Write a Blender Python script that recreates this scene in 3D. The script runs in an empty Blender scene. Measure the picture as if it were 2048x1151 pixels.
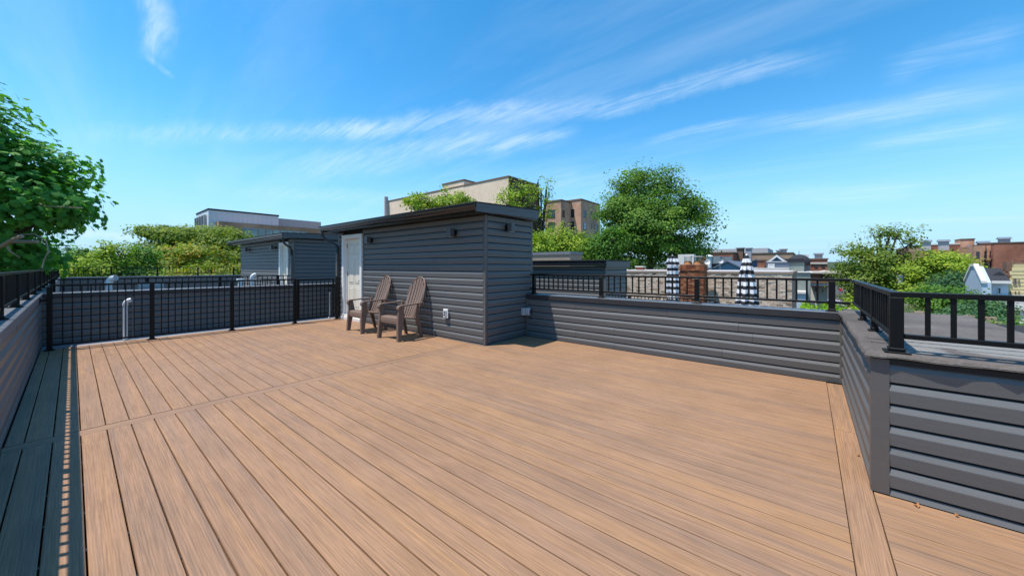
import bpy, math, random
import numpy as np
from mathutils import Vector, Matrix

random.seed(7)
rng = np.random.default_rng(7)
SC = bpy.context.scene
COL = SC.collection
R = math.radians

# ------------------------------------------------------------------ camera
# world: x runs away to the right, y away to the left, the deck is z = 0
FPX, CX, CY, EYE = 722.0, 1024.0, 533.0, 1.35
YAW = R(39.4)
cd = bpy.data.cameras.new('camera')
cam = bpy.data.objects.new('camera', cd)
COL.objects.link(cam)
cam.location = (0, 0, EYE)
cam.rotation_euler = (R(90), 0, YAW - R(90))
cd.sensor_width = 36
cd.lens = 36 * FPX / 2048
cd.shift_y = -(575.5 - CY) / 2048
cd.clip_start = 0.05
cd.clip_end = 9000
SC.camera = cam

FW = np.array([math.cos(YAW), math.sin(YAW), 0.0])
RT = np.array([FW[1], -FW[0], 0.0])
UP = np.array([0, 0, 1.0])
EYEP = np.array([0, 0, EYE])


def ray(u, v):
    return FW * FPX + RT * (u - CX) + UP * (CY - v)


def at(u, v, d):            # surveyed point seen at (u, v), d metres ahead
    return EYEP + ray(u, v) * (d / FPX)


def on_x(u, v, x0):
    r = ray(u, v)
    return EYEP + r * (x0 / r[0])


def on_y(u, v, y0):
    r = ray(u, v)
    return EYEP + r * (y0 / r[1])


# ------------------------------------------------------------------ light
KX, KY = 0.34, 0.24          # shadow run per metre of height
elev = math.atan(1 / math.hypot(KX, KY))
sd = bpy.data.lights.new('sun', 'SUN')
sun = bpy.data.objects.new('sun', sd)
COL.objects.link(sun)
sd.energy = 3.5
sd.angle = R(0.55)
sd.color = (1.0, 0.94, 0.86)
sun.rotation_euler = Vector((KX, -KY, -1)).to_track_quat('-Z', 'Y').to_euler()
sun.location = (-10, 8, 30)

W = bpy.data.worlds.new('World')
SC.world = W
W.use_nodes = True
wn, wl = W.node_tree.nodes, W.node_tree.links
wn.clear()


class NT:
    """small helper round a node tree"""

    def __init__(s, tree):
        s.n, s.l = tree.nodes, tree.links

    def __call__(s, typ, ins=None, **kw):
        nd = s.n.new(typ)
        for k, v in kw.items():
            setattr(nd, k, v)
        for k, v in (ins or {}).items():
            sock = nd.inputs[k]
            if isinstance(v, bpy.types.NodeSocket):
                s.l.new(v, sock)
            else:
                sock.default_value = v
        return nd

    def math(s, op, a, b=0.0, c=None, clamp=False):
        nd = s.n.new('ShaderNodeMath')
        nd.operation = op
        nd.use_clamp = clamp
        for i, v in enumerate((a, b, c)):
            if v is None:
                continue
            if isinstance(v, bpy.types.NodeSocket):
                s.l.new(v, nd.inputs[i])
            else:
                nd.inputs[i].default_value = v
        return nd.outputs[0]

    def dot(s, a, vec):
        nd = s.n.new('ShaderNodeVectorMath')
        nd.operation = 'DOT_PRODUCT'
        s.l.new(a, nd.inputs[0])
        nd.inputs[1].default_value = vec
        return nd.outputs['Value']

    def mix(s, fac, a, b, mode='MIX'):
        nd = s.n.new('ShaderNodeMix')
        nd.data_type = 'RGBA'
        nd.blend_type = mode
        for k, v in ((0, fac), (6, a), (7, b)):
            if isinstance(v, bpy.types.NodeSocket):
                s.l.new(v, nd.inputs[k])
            else:
                nd.inputs[k].default_value = v if k == 0 else (*v, 1) if len(v) == 3 else v
        return nd.outputs[2]

    def ss(s, v, a, b, lo=0.0, hi=1.0):
        nd = s.n.new('ShaderNodeMapRange')
        nd.interpolation_type = 'SMOOTHSTEP'
        s.l.new(v, nd.inputs[0])
        nd.inputs[1].default_value = a
        nd.inputs[2].default_value = b
        nd.inputs[3].default_value = lo
        nd.inputs[4].default_value = hi
        return nd.outputs[0]


w = NT(W.node_tree)
sky = w('ShaderNodeTexSky', sky_type='NISHITA', sun_disc=False, sun_elevation=elev,
        sun_rotation=math.atan2(-KX, KY), air_density=1.0, dust_density=0.25, ozone_density=3.0, altitude=50)
hsv = w('ShaderNodeHueSaturation', {'Color': sky.outputs[0], 'Saturation': 1.34, 'Hue': 0.4895, 'Value': 1.12})
tc = w('ShaderNodeTexCoord')
D = w('ShaderNodeVectorMath', {0: tc.outputs['Generated']}, operation='NORMALIZE').outputs[0]
sep = w('ShaderNodeSeparateXYZ', {0: D})
dz = w.math('MAXIMUM', sep.outputs[2], 0.03)
flat = w('ShaderNodeCombineXYZ', {0: w.math('DIVIDE', sep.outputs[0], w.math('ADD', dz, .12)), 1: w.math('DIVIDE', sep.outputs[1], w.math('ADD', dz, .12))})
# wisps drift roughly across the view: stretch the noise along that direction
mp = w('ShaderNodeMapping', {'Vector': flat.outputs[0], 'Rotation': (0, 0, R(58)), 'Scale': (1.5, 0.28, 1)})
n1 = w('ShaderNodeTexNoise', {'Vector': mp.outputs[0], 'Scale': 1.6, 'Detail': 9, 'Roughness': 0.58, 'Distortion': 0.5})
mp2 = w('ShaderNodeMapping', {'Vector': flat.outputs[0], 'Rotation': (0, 0, R(52)), 'Scale': (7.0, 0.9, 1)})
n2 = w('ShaderNodeTexNoise', {'Vector': mp2.outputs[0], 'Scale': 3.2, 'Detail': 10, 'Roughness': 0.68, 'Distortion': 0.7})
n3 = w('ShaderNodeTexNoise', {'Vector': D, 'Scale': 5.0, 'Detail': 5, 'Roughness': 0.6})
veil = w.ss(n1.outputs[0], 0.42, 0.85, 0.0, 0.22)
total = veil
for (u0, v0, u1, v1, half, amp, wob) in (
        (60, 276, 860, 250, 26, .34, 14), (560, 272, 1180, 214, 26, .52, 16), (1060, 240, 1720, 108, 22, .46, 14),
        (480, 345, 1170, 268, 34, .42, 18), (980, 300, 1170, 256, 13, .35, 8),
        (1280, 283, 1520, 240, 10, .38, 6), (1480, 260, 2060, 190, 26, .34, 16), (1700, 292, 2080, 236, 18, .34, 10),
        (1500, 392, 1900, 375, 24, .34, 12), (1040, 372, 1420, 345, 34, .26, 16), (90, 462, 300, 480, 11, .55, 6),
        (276, -60, 296, 128, 30, .62, 22), (286, 110, 350, 160, 7, .35, 6), (1750, 150, 2080, 60, 40, .26, 20),
        (900, 420, 1600, 440, 34, .30, 14), (420, 380, 900, 400, 20, .24, 10)):
    a, b = ray(u0, v0), ray(u1, v1)
    a, b = a / np.linalg.norm(a), b / np.linalg.norm(b)
    nrm = np.cross(a, b)
    nrm /= np.linalg.norm(nrm)
    m = a + b
    m /= np.linalg.norm(m)
    t = np.cross(nrm, m)
    L = math.acos(float(a @ b)) / 2
    dd = math.hypot(FPX, (u0 + u1) / 2 - CX)
    hw, wb = 1.15 * half / dd, wob * 1.2 / dd
    amp *= .58
    dist = w.math('ADD', w.dot(D, tuple(nrm)), w.math('MULTIPLY', w.math('SUBTRACT', n3.outputs[0], 0.5), wb * 4))
    dist = w.math('ABSOLUTE', dist)
    band = w.ss(dist, 0.0, hw, 1.0, 0.0)
    al = w.math('ABSOLUTE', w.dot(D, tuple(t)))
    end = w.ss(al, math.sin(L) * .45, math.sin(L) * 1.05, 1.0, 0.0)
    front = w.math('GREATER_THAN', w.dot(D, tuple(m)), 0.0)
    k = w.math('MULTIPLY', w.math('MULTIPLY', band, end), w.math('MULTIPLY', front, amp))
    k = w.math('MULTIPLY', k, w.ss(n2.outputs[0], 0.32, 0.66, 0.30, 1.25))
    total = w.math('ADD', total, k)
hz = w.ss(sep.outputs[2], -0.04, 0.34, 0.95, 0.0)
base = w.mix(hz, hsv.outputs[0], (1.80, 3.42, 4.95))
total = w.math('MINIMUM', w.math('MULTIPLY', total, 1.0), 0.80)
cloud = w.mix(total, base, (4.2, 5.1, 5.9))
bg = w('ShaderNodeBackground', {'Color': cloud, 'Strength': 0.13})
wo = w('ShaderNodeOutputWorld')
wl.new(bg.outputs[0], wo.inputs[0])

SC.view_settings.view_transform = 'Standard'
SC.view_settings.look = 'None'
SC.view_settings.gamma = 1.0
SC.view_settings.exposure = 0.68
SC.render.engine = 'CYCLES'
SC.cycles.max_bounces = 6
SC.cycles.transparent_max_bounces = 6

# ------------------------------------------------------------------ materials
MATS = {}


def mat(name, fn):
    m = bpy.data.materials.new(name)
    m.use_nodes = True
    m.node_tree.nodes.clear()
    t = NT(m.node_tree)
    out = t('ShaderNodeOutputMaterial')
    sh = fn(t)
    t.l.new(sh, out.inputs[0])
    MATS[name] = m
    return m


def bsdf(t, col, rough=0.6, metal=0.0, spec=0.5, bump=None, bstr=0.3, bdist=0.01, extra=None):
    ins = {'Base Color': col if isinstance(col, bpy.types.NodeSocket) else (*col, 1), 'Roughness': rough,
           'Metallic': metal, 'Specular IOR Level': spec}
    p = t('ShaderNodeBsdfPrincipled', ins)
    if bump is not None:
        b = t('ShaderNodeBump', {'Strength': bstr, 'Distance': bdist, 'Height': bump})
        t.l.new(b.outputs[0], p.inputs['Normal'])
    return p.outputs[0]


def objco(t, scale=(1, 1, 1), rnd=True, world=False):
    if world:
        g = t('ShaderNodeNewGeometry')
        src = g.outputs['Position']
    else:
        src = t('ShaderNodeTexCoord').outputs['Object']
    if rnd:
        oi = t('ShaderNodeObjectInfo')
        off = t.math('MULTIPLY', oi.outputs['Random'], 137.0)
        add = t('ShaderNodeVectorMath', {0: src, 1: off}, operation='ADD')
        src = add.outputs[0]
    return t('ShaderNodeMapping', {'Vector': src, 'Scale': scale}).outputs[0]


def noise(t, vec, sc, det=4, rough=.55, dist=0.0):
    return t('ShaderNodeTexNoise', {'Vector': vec, 'Scale': sc, 'Detail': det, 'Roughness': rough, 'Distortion': dist}).outputs[0]


def ramp(t, v, stops):
    nd = t('ShaderNodeValToRGB', {'Fac': v})
    cr = nd.color_ramp
    while len(cr.elements) > 1:
        cr.elements.remove(cr.elements[0])
    cr.elements[0].position = stops[0][0]
    cr.elements[0].color = (*stops[0][1], 1)
    for p, c in stops[1:]:
        e = cr.elements.new(p)
        e.color = (*c, 1)
    return nd.outputs[0]


def deck_fn(c_lo, c_mid, c_hi):
    def fn(t):
        v = objco(t, (16, 0.42, 16))
        broad = noise(t, v, 1.0, 6, .62, .4)
        fine = noise(t, objco(t, (170, 3.0, 170)), 1.0, 3, .6, .8)
        wav = noise(t, objco(t, (42, 1.3, 42)), 1.0, 3, .5, 2.6)
        rnd = t('ShaderNodeObjectInfo').outputs['Random']
        f = t.math('ADD', t.math('MULTIPLY', broad, .95), t.math('MULTIPLY', t.math('SUBTRACT', rnd, .5), .16))
        col = ramp(t, f, [(.26, c_lo), (.48, c_mid), (.68, c_hi), (.82, c_mid)])
        g = t.ss(fine, .30, .66, .84, 1.08)
        g2 = t.ss(wav, .38, .58, .89, 1.05)
        wt = t('ShaderNodeTexWave', {'Vector': objco(t, (1, .05, 1)), 'Scale': 26.0, 'Distortion': 7.0, 'Detail': 3.0, 'Detail Scale': 1.3, 'Detail Roughness': .6}, bands_direction='X').outputs['Fac']
        g2 = t.math('MULTIPLY', g2, t.ss(wt, .05, .55, .88, 1.03))
        dirt = t.ss(noise(t, objco(t, (1.4, 1.4, 1.4), rnd=False, world=True), 1.0, 5, .65), .3, .7, .90, 1.05)
        gg = t.math('MULTIPLY', t.math('MULTIPLY', g, g2), dirt)
        cc = t('ShaderNodeCombineColor', {0: gg, 1: gg, 2: gg}).outputs[0]
        c2 = t.mix(1.0, col, cc, 'MULTIPLY')
        h = t.math('ADD', fine, wav)
        return bsdf(t, c2, .62, spec=.35, bump=h, bstr=.35, bdist=.0025)
    return fn


mat('deck_composite', deck_fn((.268, .165, .105), (.334, .191, .108), (.368, .203, .098)))


def siding_fn(base, rough=.5):
    def fn(t):
        v = objco(t, (2.0, 2.0, 60))
        v2 = objco(t, (40, 40, 500))
        n = noise(t, v, 1, 4, .6)
        f = noise(t, v2, 1, 2, .6)
        rnd = t('ShaderNodeObjectInfo').outputs['Random']
        k = t.math('ADD', t.math('ADD', t.math('MULTIPLY', n, .22), t.math('MULTIPLY', f, .30)), t.math('MULTIPLY', rnd, .10))
        k = t.math('ADD', k, .70)
        cc = t('ShaderNodeCombineColor', {0: k, 1: k, 2: k}).outputs[0]
        c = t.mix(1.0, base, cc, 'MULTIPLY')
        return bsdf(t, c, rough, spec=.45, bump=f, bstr=.25, bdist=.0015)
    return fn


mat('siding_vinyl', siding_fn((.119, .119, .117), .5))
mat('trim_vinyl', siding_fn((.112, .102, .095), .45))


def plain(col, rough=.5, metal=0., spec=.5, var=.12, sc=9., bstr=.08):
    def fn(t):
        n = noise(t, objco(t), sc, 5, .6)
        k = t.math('ADD', t.math('MULTIPLY', n, var * 2), 1 - var)
        cc = t('ShaderNodeCombineColor', {0: k, 1: k, 2: k}).outputs[0]
        return bsdf(t, t.mix(1., col, cc, 'MULTIPLY'), rough, metal, spec, bump=n, bstr=bstr, bdist=.004)
    return fn


mat('rail_black', plain((.006, .006, .006), .42, 0, .22, .25, 25))
mat('coping_black', plain((.030, .028, .030), .42, 0, .5, .3, 4))
mat('coping_grey', plain((.155, .160, .172), .5, 0, .4, .22, 3))
mat('gutter_black', plain((.016, .018, .020), .25, 0, .6, .2, 6))
mat('fascia_grey', plain((.085, .086, .090), .42, 0, .5, .12, 5))
mat('roof_shingle', plain((.045, .042, .040), .9, 0, .2, .5, 60, .6))
mat('white_paint', plain((.74, .68, .56), .45, 0, .4, .05, 6))
mat('white_trim', plain((.78, .76, .72), .45, 0, .4, .05, 6))
mat('pvc_white', plain((.72, .73, .72), .35, 0, .5, .06, 8))
mat('brass', plain((.30, .24, .13), .4, .8, .5, .2, 30))
mat('steel_grey', plain((.35, .36, .37), .4, .6, .5, .2, 12))
mat('chair_plastic', plain((.190, .128, .098), .55, 0, .35, .22, 22, .15))
mat('lamp_black', plain((.010, .010, .012), .3))
mat('box_grey', plain((.42, .43, .44), .5))
mat('concrete', plain((.42, .41, .39), .85, 0, .2, .3, 3))
mat('stucco_white', plain((.66, .63, .58), .85, 0, .2, .12, 2))
mat('stucco_cream', plain((.55, .50, .42), .85, 0, .2, .12, 2))
mat('slab_pale', plain((.46, .43, .42), .85, 0, .2, .15, 2))
mat('panel_grey', plain((.34, .34, .36), .5, 0, .4, .06, 1))
mat('clay_orange', plain((.42, .17, .06), .8, 0, .2, .25, 14))
mat('shingle_dark', plain((.042, .043, .050), .9, 0, .2, .45, 14))
mat('shingle_blue', plain((.125, .155, .205), .85, 0, .2, .25, 6))
mat('siding_blue', plain((.44, .52, .60), .7, 0, .3, .07, 3))
mat('siding_teal', plain((.16, .26, .34), .7, 0, .3, .1, 3))
mat('siding_yellow', plain((.55, .46, .24), .7, 0, .3, .07, 3))
mat('siding_sage', plain((.23, .25, .22), .8, 0, .3, .3, 9))
mat('brick_brown_flat', plain((.20, .12, .085), .85, 0, .2, .25, 3))
mat('terracotta', plain((.34, .11, .06), .8, 0, .2, .2, 4))
mat('car_white', plain((.72, .72, .72), .25, 0, .6, .03, 3))
mat('car_red', plain((.45, .02, .03), .25, 0, .6, .03, 3))
mat('tyre', plain((.02, .02, .02), .8))
mat('sign_red', plain((.5, .03, .03), .5))
mat('wood_pole', plain((.22, .18, .14), .85, 0, .2, .35, 12))
mat('asphalt', plain((.075, .073, .070), .9, 0, .2, .35, 2))
mat('dry_earth', plain((.34, .25, .18), .95, 0, .1, .4, 2))
mat('roof_gravel', plain((.19, .195, .18), .95, 0, .1, .4, 3))
mat('bark', plain((.085, .066, .050), .95, 0, .1, .5, 12, .6))
mat('bark_pale', plain((.30, .23, .17), .95, 0, .1, .35, 14, .6))
mat('dead_leaf', plain((.36, .14, .04), .8))
mat('joint_dark', plain((.02, .018, .016), .9))  # near-black; as wall core it paints shade into the siding gaps
mat('glass_dark', lambda t: bsdf(t, (.025, .03, .036), .08, 0, .7))
mat('glass_green', lambda t: bsdf(t, ramp(t, noise(t, objco(t), .4, 3), [(.35, (.10, .15, .15)), (.65, (.26, .36, .36))]), .1, 0, .8))
mat('metal_pale', plain((.66, .64, .66), .5, 0, .4, .06, 1))
mat('glass_pale', lambda t: bsdf(t, (.48, .5, .52), .3, 0, .6))


def membrane(t):
    v = objco(t, rnd=False, world=True)
    n = noise(t, v, 1.1, 6, .62, .3)
    n2 = noise(t, v, 40, 3, .7)
    n3 = noise(t, v, 3.4, 6, .65, .4)
    base = ramp(t, n, [(.30, (.085, .073, .064)), (.52, (.135, .113, .098)), (.72, (.185, .158, .138))])
    sp = t.ss(n2, .3, .8, .80, 1.2)
    cc = t('ShaderNodeCombineColor', {0: sp, 1: sp, 2: sp}).outputs[0]
    base = t.mix(1., base, cc, 'MULTIPLY')
    s = t('ShaderNodeSeparateXYZ', {0: v})
    # worn silver coating on the near part of the flat roof
    a = t.math('ABSOLUTE', t.math('SUBTRACT', t.math('ADD', s.outputs[0], t.math('MULTIPLY', s.outputs[1], .30)), 3.38))
    b = t.ss(t.math('ADD', a, t.math('MULTIPLY', t.math('SUBTRACT', n3, .5), .9)), .20, .34, 1., 0.)
    c = t.ss(s.outputs[1], -.50, -.42, 1., 0.)
    c = t.math('MULTIPLY', c, t.ss(n2, .28, .45, .45, 1.0))
    m = t.math('MULTIPLY', b, c, clamp=True)
    patch = t.ss(t.math('ABSOLUTE', t.math('SUBTRACT', s.outputs[0], 4.6)), .0, .10, .5, 0.)
    m = t.math('MAXIMUM', m, t.math('MULTIPLY', patch, t.math('MULTIPLY', c, t.ss(n3, .5, .6))))
    col = t.mix(m, base, (.22, .215, .20))
    return bsdf(t, col, .8, spec=.3, bump=t.math('ADD', n, n2), bstr=.5, bdist=.012)


mat('membrane', membrane)


def granulated(t):
    v = objco(t, rnd=False, world=True)
    n = noise(t, v, 1.3, 5, .6)
    n2 = noise(t, v, 120, 2, .7)
    f = t.math('ADD', t.math('MULTIPLY', n, .6), t.math('MULTIPLY', n2, .4))
    return bsdf(t, ramp(t, f, [(.35, (.20, .21, .23)), (.65, (.33, .34, .36))]), .9, spec=.2, bump=n2, bstr=.3, bdist=.004)


mat('granulated_roof', granulated)


def brick_fn(c1, c2, mortar, bw=.22, bh=.075, dark=.3):
    def fn(t):
        g = t('ShaderNodeNewGeometry')
        s = t('ShaderNodeSeparateXYZ', {0: g.outputs['Position']})
        nn = t('ShaderNodeSeparateXYZ', {0: g.outputs['True Normal']})
        side = t.math('GREATER_THAN', t.math('ABSOLUTE', nn.outputs[0]), .5)
        h = t.math('ADD', t.math('MULTIPLY', s.outputs[1], side), t.math('MULTIPLY', s.outputs[0], t.math('SUBTRACT', 1., side)))
        cv = t('ShaderNodeCombineXYZ', {0: h, 1: s.outputs[2], 2: 0.})
        b = t('ShaderNodeTexBrick', {'Vector': cv.outputs[0], 'Color1': (*c1, 1), 'Color2': (*c2, 1), 'Mortar': (*mortar, 1),
                                     'Scale': 1., 'Mortar Size': .008, 'Bias': 0., 'Brick Width': bw, 'Row Height': bh})
        n = noise(t, g.outputs['Position'], .25, 6, .65)
        k = t.ss(n, .3, .7, 1 - dark, 1 + dark * .6)
        cc = t('ShaderNodeCombineColor', {0: k, 1: k, 2: k}).outputs[0]
        return bsdf(t, t.mix(1., b.outputs[0], cc, 'MULTIPLY'), .9, spec=.15, bump=b.outputs['Fac'], bstr=-.4, bdist=.01)
    return fn


mat('brick_red', brick_fn((.36, .125, .070), (.28, .095, .055), (.22, .16, .13)))
mat('brick_rust', brick_fn((.56, .28, .17), (.47, .225, .135), (.45, .33, .26)))
mat('brick_tan', brick_fn((.40, .27, .18), (.33, .21, .14), (.36, .28, .21), .4, .2, .12))
mat('brick_beige', brick_fn((.86, .64, .47), (.82, .60, .44), (.76, .58, .44), .6, .3, .10))
mat('brick_sand', brick_fn((.60, .33, .21), (.52, .275, .175), (.48, .35, .27)))
mat('brick_dark', brick_fn((.16, .09, .06), (.12, .07, .045), (.14, .11, .09)))
mat('brick_piece', lambda t: bsdf(t, ramp(t, t('ShaderNodeAttribute', attribute_name='var').outputs['Fac'],
    [(0, (.13, .040, .022)), (.4, (.24, .075, .035)), (.75, (.33, .12, .05)), (1, (.40, .20, .10))]), .9, spec=.15,
    bump=noise(t, objco(t), 60, 3), bstr=.4))
mat('shingle_piece', lambda t: bsdf(t, ramp(t, t('ShaderNodeAttribute', attribute_name='var').outputs['Fac'],
    [(0, (.28, .19, .13)), (.18, (.56, .42, .31)), (.7, (.66, .51, .38)), (1, (.72, .58, .45))]), .95, spec=.1,
    bump=noise(t, objco(t), 60, 3), bstr=.4))
mat('shingle_tan', plain((.30, .22, .165), .95, 0, .1, .3, 8))
mat('mortar', plain((.34, .29, .25), .95))


def leaf_fn(stops, trans=.35):
    def fn(t):
        a = t('ShaderNodeAttribute', attribute_name='var').outputs['Fac']
        col = ramp(t, a, stops)
        d = t('ShaderNodeBsdfPrincipled', {'Base Color': col, 'Roughness': .6, 'Specular IOR Level': .18})
        cb = t.mix(1., col, (1.35, 1.45, .55), 'MULTIPLY')
        tr = t('ShaderNodeBsdfTranslucent', {'Color': cb})
        m = t('ShaderNodeMixShader', {0: trans, 1: d.outputs[0], 2: tr.outputs[0]})
        return m.outputs[0]
    return fn


mat('leaf_maple', leaf_fn([(0, (0.039, 0.156, 0.036)), (.5, (0.078, 0.260, 0.046)), (1, (0.156, 0.377, 0.058))], .4))
mat('leaf_green', leaf_fn([(0, (0.048, 0.130, 0.025)), (.5, (0.098, 0.220, 0.033)), (1, (0.187, 0.325, 0.048))]))
mat('leaf_deep', leaf_fn([(0, (.060, .135, .024)), (.5, (.125, .240, .040)), (1, (.220, .350, .055))], .4))
mat('leaf_lime', leaf_fn([(0, (0.130, 0.227, 0.025)), (.5, (0.244, 0.358, 0.035)), (1, (0.423, 0.488, 0.048))]))
mat('leaf_autumn', leaf_fn([(0, (0.114, 0.203, 0.033)), (.45, (0.212, 0.293, 0.043)), (.75, (0.374, 0.358, 0.048)), (1, (0.552, 0.277, 0.057))]))
mat('leaf_olive', leaf_fn([(0, (0.090, 0.155, 0.029)), (.5, (0.170, 0.252, 0.039)), (1, (0.325, 0.358, 0.056))]))
mat('leaf_bluegreen', leaf_fn([(0, (0.035, 0.098, 0.048)), (.5, (0.065, 0.155, 0.069)), (1, (0.122, 0.227, 0.090))]))
mat('leaf_shrub', leaf_fn([(0, (0.081, 0.155, 0.035)), (.5, (0.170, 0.260, 0.057)), (.93, (0.308, 0.390, 0.098)), (1, (0.600, 0.600, 0.600))]))
mat('lawn_green', leaf_fn([(0, (.14, .26, .012)), (.5, (.22, .38, .016)), (1, (.30, .46, .03))]))


def ground_fn(t):
    v = objco(t, rnd=False, world=True)
    n = noise(t, v, .02, 6, .65)
    return bsdf(t, ramp(t, n, [(.35, (.045, .075, .022)), (.5, (.085, .10, .040)), (.62, (.15, .13, .095))]), .95, spec=.1)


mat('ground', ground_fn)
mat('hill', plain((.055, .075, .045), .95, 0, .1, .3, .01))


def stripes_fn(period, frac, z0):
    def fn(t):
        v = t('ShaderNodeTexCoord').outputs['Object']
        s = t('ShaderNodeSeparateXYZ', {0: v})
        a = t('ShaderNodeAttribute', attribute_name='var').outputs['Fac']
        f = t.math('FRACT', t.math('ADD', t.math('DIVIDE', a, period), z0))
        m = t.math('GREATER_THAN', f, frac)
        col = t.mix(m, (.030, .030, .034), (.70, .68, .68))
        return bsdf(t, col, .85, spec=.2, bump=noise(t, v, 40, 2), bstr=.1)
    return fn


mat('umbrella_fabric', stripes_fn(.205, .47, .0))

# ------------------------------------------------------------------ object helpers
WLOC = {}


def _par(o, parent, loc):
    if parent is not None:
        o.parent = parent
        o.matrix_parent_inverse = Matrix.Translation(-Vector(WLOC[parent.name]))
    o.location = loc
    WLOC[o.name] = tuple(loc)


def tag(o, label=None, cat=None, group=None, kind=None):
    if label: o['label'] = label
    if cat: o['category'] = cat
    if group: o['group'] = group
    if kind: o['kind'] = kind
    return o


def thing(name, label, cat, loc=(0, 0, 0), group=None, kind=None):
    o = bpy.data.objects.new(name, None)
    COL.objects.link(o)
    o.empty_display_size = .2
    o.location = loc
    WLOC[o.name] = tuple(loc)
    return tag(o, label, cat, group, kind)


class MB:
    def __init__(s):
        s.v, s.f, s.a = [], [], []
        s.var = 0.0

    def add(s, vs, fs):
        n = len(s.v)
        s.v += [tuple(map(float, p)) for p in vs]
        s.a += [s.var] * len(vs)
        s.f += [tuple(i + n for i in f) for f in fs]
        return s

    def box(s, x0, x1, y0, y1, z0, z1, b=0.0):
        if b <= 0:
            vs = [(x, y, z) for z in (z0, z1) for (x, y) in ((x0, y0), (x1, y0), (x1, y1), (x0, y1))]
            return s.add(vs, [(3, 2, 1, 0), (4, 5, 6, 7), (0, 1, 5, 4), (1, 2, 6, 5), (2, 3, 7, 6), (3, 0, 4, 7)])
        # bevelled upright edges and top/bottom rim
        def ring(z, i):
            return [(x0 + i, y0 + i + b, z), (x0 + i + b, y0 + i, z), (x1 - i - b, y0 + i, z), (x1 - i, y0 + i + b, z),
                    (x1 - i, y1 - i - b, z), (x1 - i - b, y1 - i, z), (x0 + i + b, y1 - i, z), (x0 + i, y1 - i - b, z)]
        vs = ring(z0, b * .7) + ring(z0 + b, 0) + ring(z1 - b, 0) + ring(z1, b * .7)
        fs = [tuple(range(7, -1, -1)), tuple(range(24, 32))]
        for r in range(3):
            for k in range(8):
                a, c = r * 8 + k, r * 8 + (k + 1) % 8
                fs.append((a, c, c + 8, a + 8))
        return s.add(vs, fs)

    def tube(s, pts, rad, n=10, cap=True):
        pts = [Vector(p) for p in pts]
        if not hasattr(rad, '__len__'):
            rad = [rad] * len(pts)
        vs, prev = [], None
        for i, p in enumerate(pts):
            d = (pts[min(i + 1, len(pts) - 1)] - pts[max(i - 1, 0)])
            d = d.normalized() if d.length > 1e-9 else Vector((0, 0, 1))
            if prev is None:
                u = d.orthogonal().normalized()
            else:
                u = (prev - d * prev.dot(d))
                u = u.normalized() if u.length > 1e-6 else d.orthogonal().normalized()
            prev = u
            w_ = d.cross(u)
            for k in range(n):
                a = 2 * math.pi * k / n
                vs.append(p + (u * math.cos(a) + w_ * math.sin(a)) * rad[i])
        fs = []
        for i in range(len(pts) - 1):
            for k in range(n):
                a, b = i * n + k, i * n + (k + 1) % n
                fs.append((a, b, b + n, a + n))
        if cap:
            fs.append(tuple(range(n - 1, -1, -1)))
            fs.append(tuple(range((len(pts) - 1) * n, len(pts) * n)))
        return s.add(vs, fs)

    def prism(s, poly, axis, a, b):
        """poly: 2-D outline; axis 'x' -> (y,z), 'y' -> (x,z), 'z' -> (x,y)"""
        def P(p, t):
            return {'x': (t, p[0], p[1]), 'y': (p[0], t, p[1]), 'z': (p[0], p[1], t)}[axis]
        n = len(poly)
        vs = [P(p, a) for p in poly] + [P(p, b) for p in poly]
        fs = [tuple(range(n)), tuple(range(2 * n - 1, n - 1, -1))] + [(i, i + n, (i + 1) % n + n, (i + 1) % n) for i in range(n)]
        return s.add(vs, fs)

    def build(s, name, m, parent=None, smooth=False, center=True, **tags):
        v = np.array(s.v, dtype=float)
        c = (v.min(0) + v.max(0)) / 2 if center else np.zeros(3)
        me = bpy.data.meshes.new(name)
        me.from_pydata((v - c).tolist(), [], s.f)
        if any(s.a):
            at_ = me.attributes.new('var', 'FLOAT', 'POINT')
            at_.data.foreach_set('value', s.a)
        me.materials.append(MATS[m])
        import bmesh
        bm = bmesh.new()
        bm.from_mesh(me)
        bmesh.ops.recalc_face_normals(bm, faces=bm.faces)
        bm.to_mesh(me)
        bm.free()
        if smooth:
            me.polygons.foreach_set('use_smooth', [True] * len(me.polygons))
            try:
                me.set_sharp_from_angle(angle=R(38))
            except Exception:
                pass
        o = bpy.data.objects.new(name, me)
        COL.objects.link(o)
        _par(o, parent, tuple(c))
        if tags:
            tag(o, **tags)
        return o


def box(name, m, parent, x0, x1, y0, y1, z0, z1, b=0.0, **tags):
    return MB().box(min(x0, x1), max(x0, x1), min(y0, y1), max(y0, y1), z0, z1, b).build(name, m, parent, **tags)


CACHE = {}


def inst(key, maker, name, m, parent, loc, rotz=0.0, **tags):
    """object sharing mesh data under `key`; maker() -> MB in local coordinates"""
    if key not in CACHE:
        tmp = maker().build(name, m, None, center=False)
        CACHE[key] = tmp.data
        bpy.data.objects.remove(tmp)
    o = bpy.data.objects.new(name, CACHE[key])
    COL.objects.link(o)
    _par(o, parent, tuple(loc))
    o.rotation_euler = (0, 0, rotz)
    if tags:
        tag(o, **tags)
    return o


def copy_tree(o, parent=None):
    c = o.copy()
    COL.objects.link(c)
    c.parent = parent
    for ch in list(o.children):
        copy_tree(ch, c)
    return c


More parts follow.
